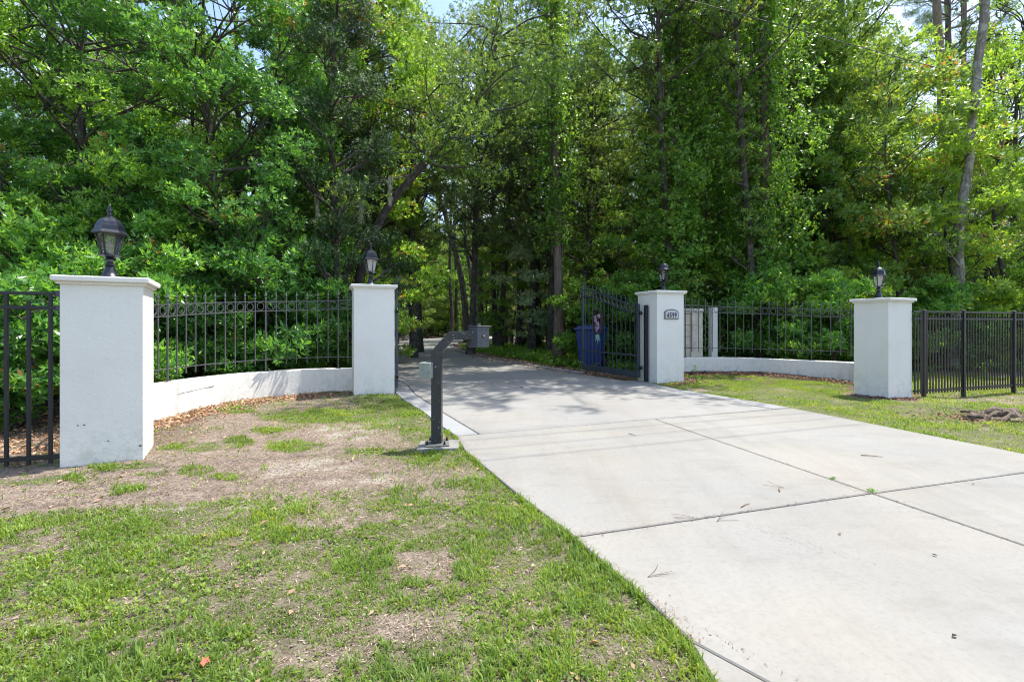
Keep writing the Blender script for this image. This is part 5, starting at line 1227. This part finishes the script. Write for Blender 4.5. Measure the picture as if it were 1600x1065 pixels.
# ------------------------------------------------------------------ small things lying about
# dug-up root and soil at the right edge
rx, ry = gp(1575, 652)
ro = empty('dead_root', (rx, ry, -.05), R(12)); tag(ro, 'dark dead tree root lying on bare dirt before the right black fence', 'tree root')
rng = np.random.default_rng(8)
def lump(name, sx, sy, sz, mat, parent, loc, seed, rough=.4, seg=26):
    th = np.linspace(0, 2 * np.pi, seg, endpoint=False); ph = np.linspace(-.4, np.pi / 2, 9); V = []
    for p in ph:
        for t_ in th:
            r_ = 1 + rough * (fbm(np.array([t_ * 1.6 + seed]), np.array([p * 3 + 4]), seed, 4)[0] - .5) * 2; V.append((sx * math.cos(p) * math.cos(t_) * r_, sy * math.cos(p) * math.sin(t_) * r_, sz * math.sin(p) * r_))
    b = MB(); fs = [(j * seg + k, j * seg + (k + 1) % seg, (j + 1) * seg + (k + 1) % seg, (j + 1) * seg + k) for j in range(8) for k in range(seg)]; b.add(V, fs, True); return b.build(name, mat, parent, loc=loc)
lump('soil_mound', .55, .26, .05, M['dirt'], ro, (-.05, 0, .03), 5, .75, 40)
lump('root_crown', .26, .15, .12, M['root'], ro, (-.02, .03, .02), 9, .9, 34)
lump('root_knot', .16, .12, .09, M['root'], ro, (-.36, .08, .01), 14, .9, 30)
for k, (a, c_, r0, r1) in enumerate([((-.05, .05, .05), (.75, -.28, .02), .085, .03), ((.0, .05, .10), (-.38, .12, .06), .075, .03), ((-.05, .0, .1), (-.55, -.1, .03), .045, .015), ((.1, .1, .08), (.5, .16, .05), .05, .02), ((-.3, .12, .08), (-.42, .28, .10), .03, .01)]):
    V, Q = np_tube(bent(rng, a, c_, 9, .09), np.linspace(r0, r1, 9) * (1 + .25 * rng.normal(size=9)), 9); link('root_arm', np_mesh('root_arm', V, Q, M['root'], smooth=True), ro)
# pine straw, twigs and leaves on the slabs
def on_slab(px, py): x, y = gp(px, py); return x, y
def twig(px, py, ang, ln_, r, mat, name, label, cat_, z=.018):
    x, y = on_slab(px, py); b = MB(); d_ = (math.cos(R(ang)), math.sin(R(ang)))
    b.tube([(x - d_[0] * ln_ / 2, y - d_[1] * ln_ / 2, z), (x, y + .006, z + .003), (x + d_[0] * ln_ / 2, y + d_[1] * ln_ / 2, z)], [r, r, r * .5], 5); o = b.build(name, M[mat]); tag(o, label, cat_)
twig(1362, 715, -20, .17, .004, 'rust', 'twig', 'thin straight twig on the far right slab', 'twig')
twig(1218, 768, 60, .10, .005, 'rust', 'twig', 'short curved twig near the middle of the pale slab', 'twig')
twig(1165, 793, 35, .12, .003, 'rust', 'twig', 'thin bent stem above the cross joint', 'twig')
twig(988, 681, -60, .12, .003, 'rust', 'twig', 'small twig on the pale slab close to the dark joint', 'twig')
def needles(px, py, label, seed, n=3, sp=28, ln_=.14):
    x, y = on_slab(px, py); r_ = random.Random(seed); b = MB(); a0 = r_.uniform(0, 180)
    for k in range(n):
        a = R(a0 + r_.uniform(-sp, sp)); p = [(x, y, .017)]; c_ = r_.uniform(-.5, .5)
        for j in range(1, 5): p.append((p[-1][0] + math.cos(a + c_ * j / 4) * ln_ / 4, p[-1][1] + math.sin(a + c_ * j / 4) * ln_ / 4, .0175 + .0015 * j))
        b.tube(p, .0011, 4)
    o = b.build('pine_needles', M['litter']); tag(o, label, 'pine needles')
needles(1085, 812, 'fallen pine needles lying on the cross joint', 2); needles(1120, 818, 'single bundle of pine needles just below the cross joint', 3); needles(1012, 906, 'pine needles on the slab beside the grass edge', 4); needles(1225, 765, 'pine needles beside the short curved twig', 6, 2)
for k, (px, py, rz_, lb) in enumerate([(1491, 1000, .3, 'dark curled leaf on the nearest slab at right'), (1312, 838, 1.2, 'tiny reddish leaf on the large near slab'), (1460, 872, 2.2, 'small dark leaf fragment right of the scuff'), (1521, 759, .5, 'small leaf on the right slab near the edge'), (815, 606, 2.5, 'curled brown leaf on the old concrete in front of the gate'), (760, 598, .4, 'small brown leaf on the old concrete right of the post')]):
    x, y = on_slab(px, py); b = MB(); l = .015 if k != 4 else .045; b.add([(-l, 0, 0), (0, -l * .5, l * .35), (l, 0, .002), (0, l * .5, l * .35)], [(0, 1, 2, 3)]); o = b.build('fallen_leaf', M['vine_ring'] if k % 2 == 0 else M['rust'], loc=(x, y, .019), rz=rz_); tag(o, lb, 'leaf')
x, y = gp(320, 1040); b = MB(); pts = []
for k in range(10): a = k * .628; r_ = (.021, .011, .017, .009, .022, .010, .014, .012, .019, .009)[k]; pts.append((r_ * math.cos(a), r_ * math.sin(a)))
b.prism(pts, 0, .002); o = b.build('red_leaf', mat_plain('coral_red_leaf', (.62, .12, .07), .6), loc=(x, y, gz(x, y) + .035)); o.rotation_euler = (.5, .1, 0); tag(o, 'coral red star shaped leaf lying in the near grass', 'leaf')
# dark grit gathered in the joints, along the edges and in a tyre scuff
def flecks(name, pts, lo, hi, mat, label, cat_, mu=.4):
    X_, Y_ = pts; k = inpoly(X_, Y_, drive_poly); X_, Y_ = X_[k], Y_[k]; n = len(X_); a = rg.random(n) * 6.283; l = rg.uniform(lo, hi, n) * rg.random(n) ** .5
    D = np.stack([np.cos(a), np.sin(a), 0 * a], 1); S = np.stack([-np.sin(a), np.cos(a), 0 * a], 1)
    V, Q = leaves(np.stack([X_, Y_, np.full(n, .0165) + rg.random(n) * .001], 1), D, S, l, l * rg.uniform(.2, .6, n), .05)
    tag(link(name, np_mesh(name, V, Q, M[mat], np.clip(rg.normal(mu, .25, n), .02, .97))), label, cat_, kind='stuff')
def along(a, b_, n, sd_): t = rg.random(n); return a[0] + (b_[0] - a[0]) * t + rg.normal(0, sd_, n), a[1] + (b_[1] - a[1]) * t + rg.normal(0, sd_, n)
J_ = [along(A_L, A_M, 700, .016), along(A_M, A_R, 500, .02), along(A_M, C2, 600, .018), along(B_M, A_M, 800, .018), along(B_L, B_M, 900, .02), along(B_M, B_R, 700, .025), along((-.375, 5.185), (-1.75, 8.2), 600, .02), along((.618, 2.04), (1.9, .45), 300, .012)]
for p_, q_ in zip(left_edge[:6], left_edge[1:6]): J_.append(along(p_, q_, 420, .035))
J_.append(along(B_R, (4.95, 4.40), 700, .04)); J_.append(along((3.86, 6.72), (2.98, 8.7), 500, .04))
flecks('joint_grit', (np.concatenate([j[0] for j in J_]), np.concatenate([j[1] for j in J_])), .004, .016, 'mulch', 'dark grit and crumbs gathered in the slab joints and edges', 'grit')
sc1 = along(gp(1165, 822), gp(1290, 868), 330, .03); sc2 = along(gp(1180, 820), gp(1360, 885), 240, .025); sp_ = (rg.uniform(-1, 6, 1500), rg.uniform(1.3, 9, 1500))
flecks('tyre_scuff', (np.r_[sc1[0], sc2[0]], np.r_[sc1[1], sc2[1]]),   .002, .010, 'box_scuff', 'faint dark tyre scuff on the large near slab', 'scuff mark')
flecks('slab_crumbs', sp_, .003, .009, 'mulch', 'scattered dark crumbs on the concrete', 'grit')
# weeds growing from the long joint
for k, (px, py, s, lb) in enumerate([(1362, 770, 1.0, 'tiny green weed growing where the slab joints cross'), (1302, 750, .8, 'tiny weed sprouting from the long joint'), (700, 676, 1.2, 'small weed at the slab corner beside the post pad')]):
    x, y = gp(px, py); n = 26; T = np.stack([rg.normal(0, .012, n), rg.normal(0, .012, n), rg.uniform(.0, .02, n)], 1)
    V, Q, t = rosettes(rg, T, np.tile([[0, 0, 1.]], (n, 1)) + rg.normal(size=(n, 3)) * .6, 3, .014, .007); o = link('joint_weed', np_mesh('joint_weed', V * s, Q, M['shrub'], t), loc=(x, y, .012)); tag(o, lb, 'weed')
print('total polys', sum(len(m.polygons) for m in bpy.data.meshes))
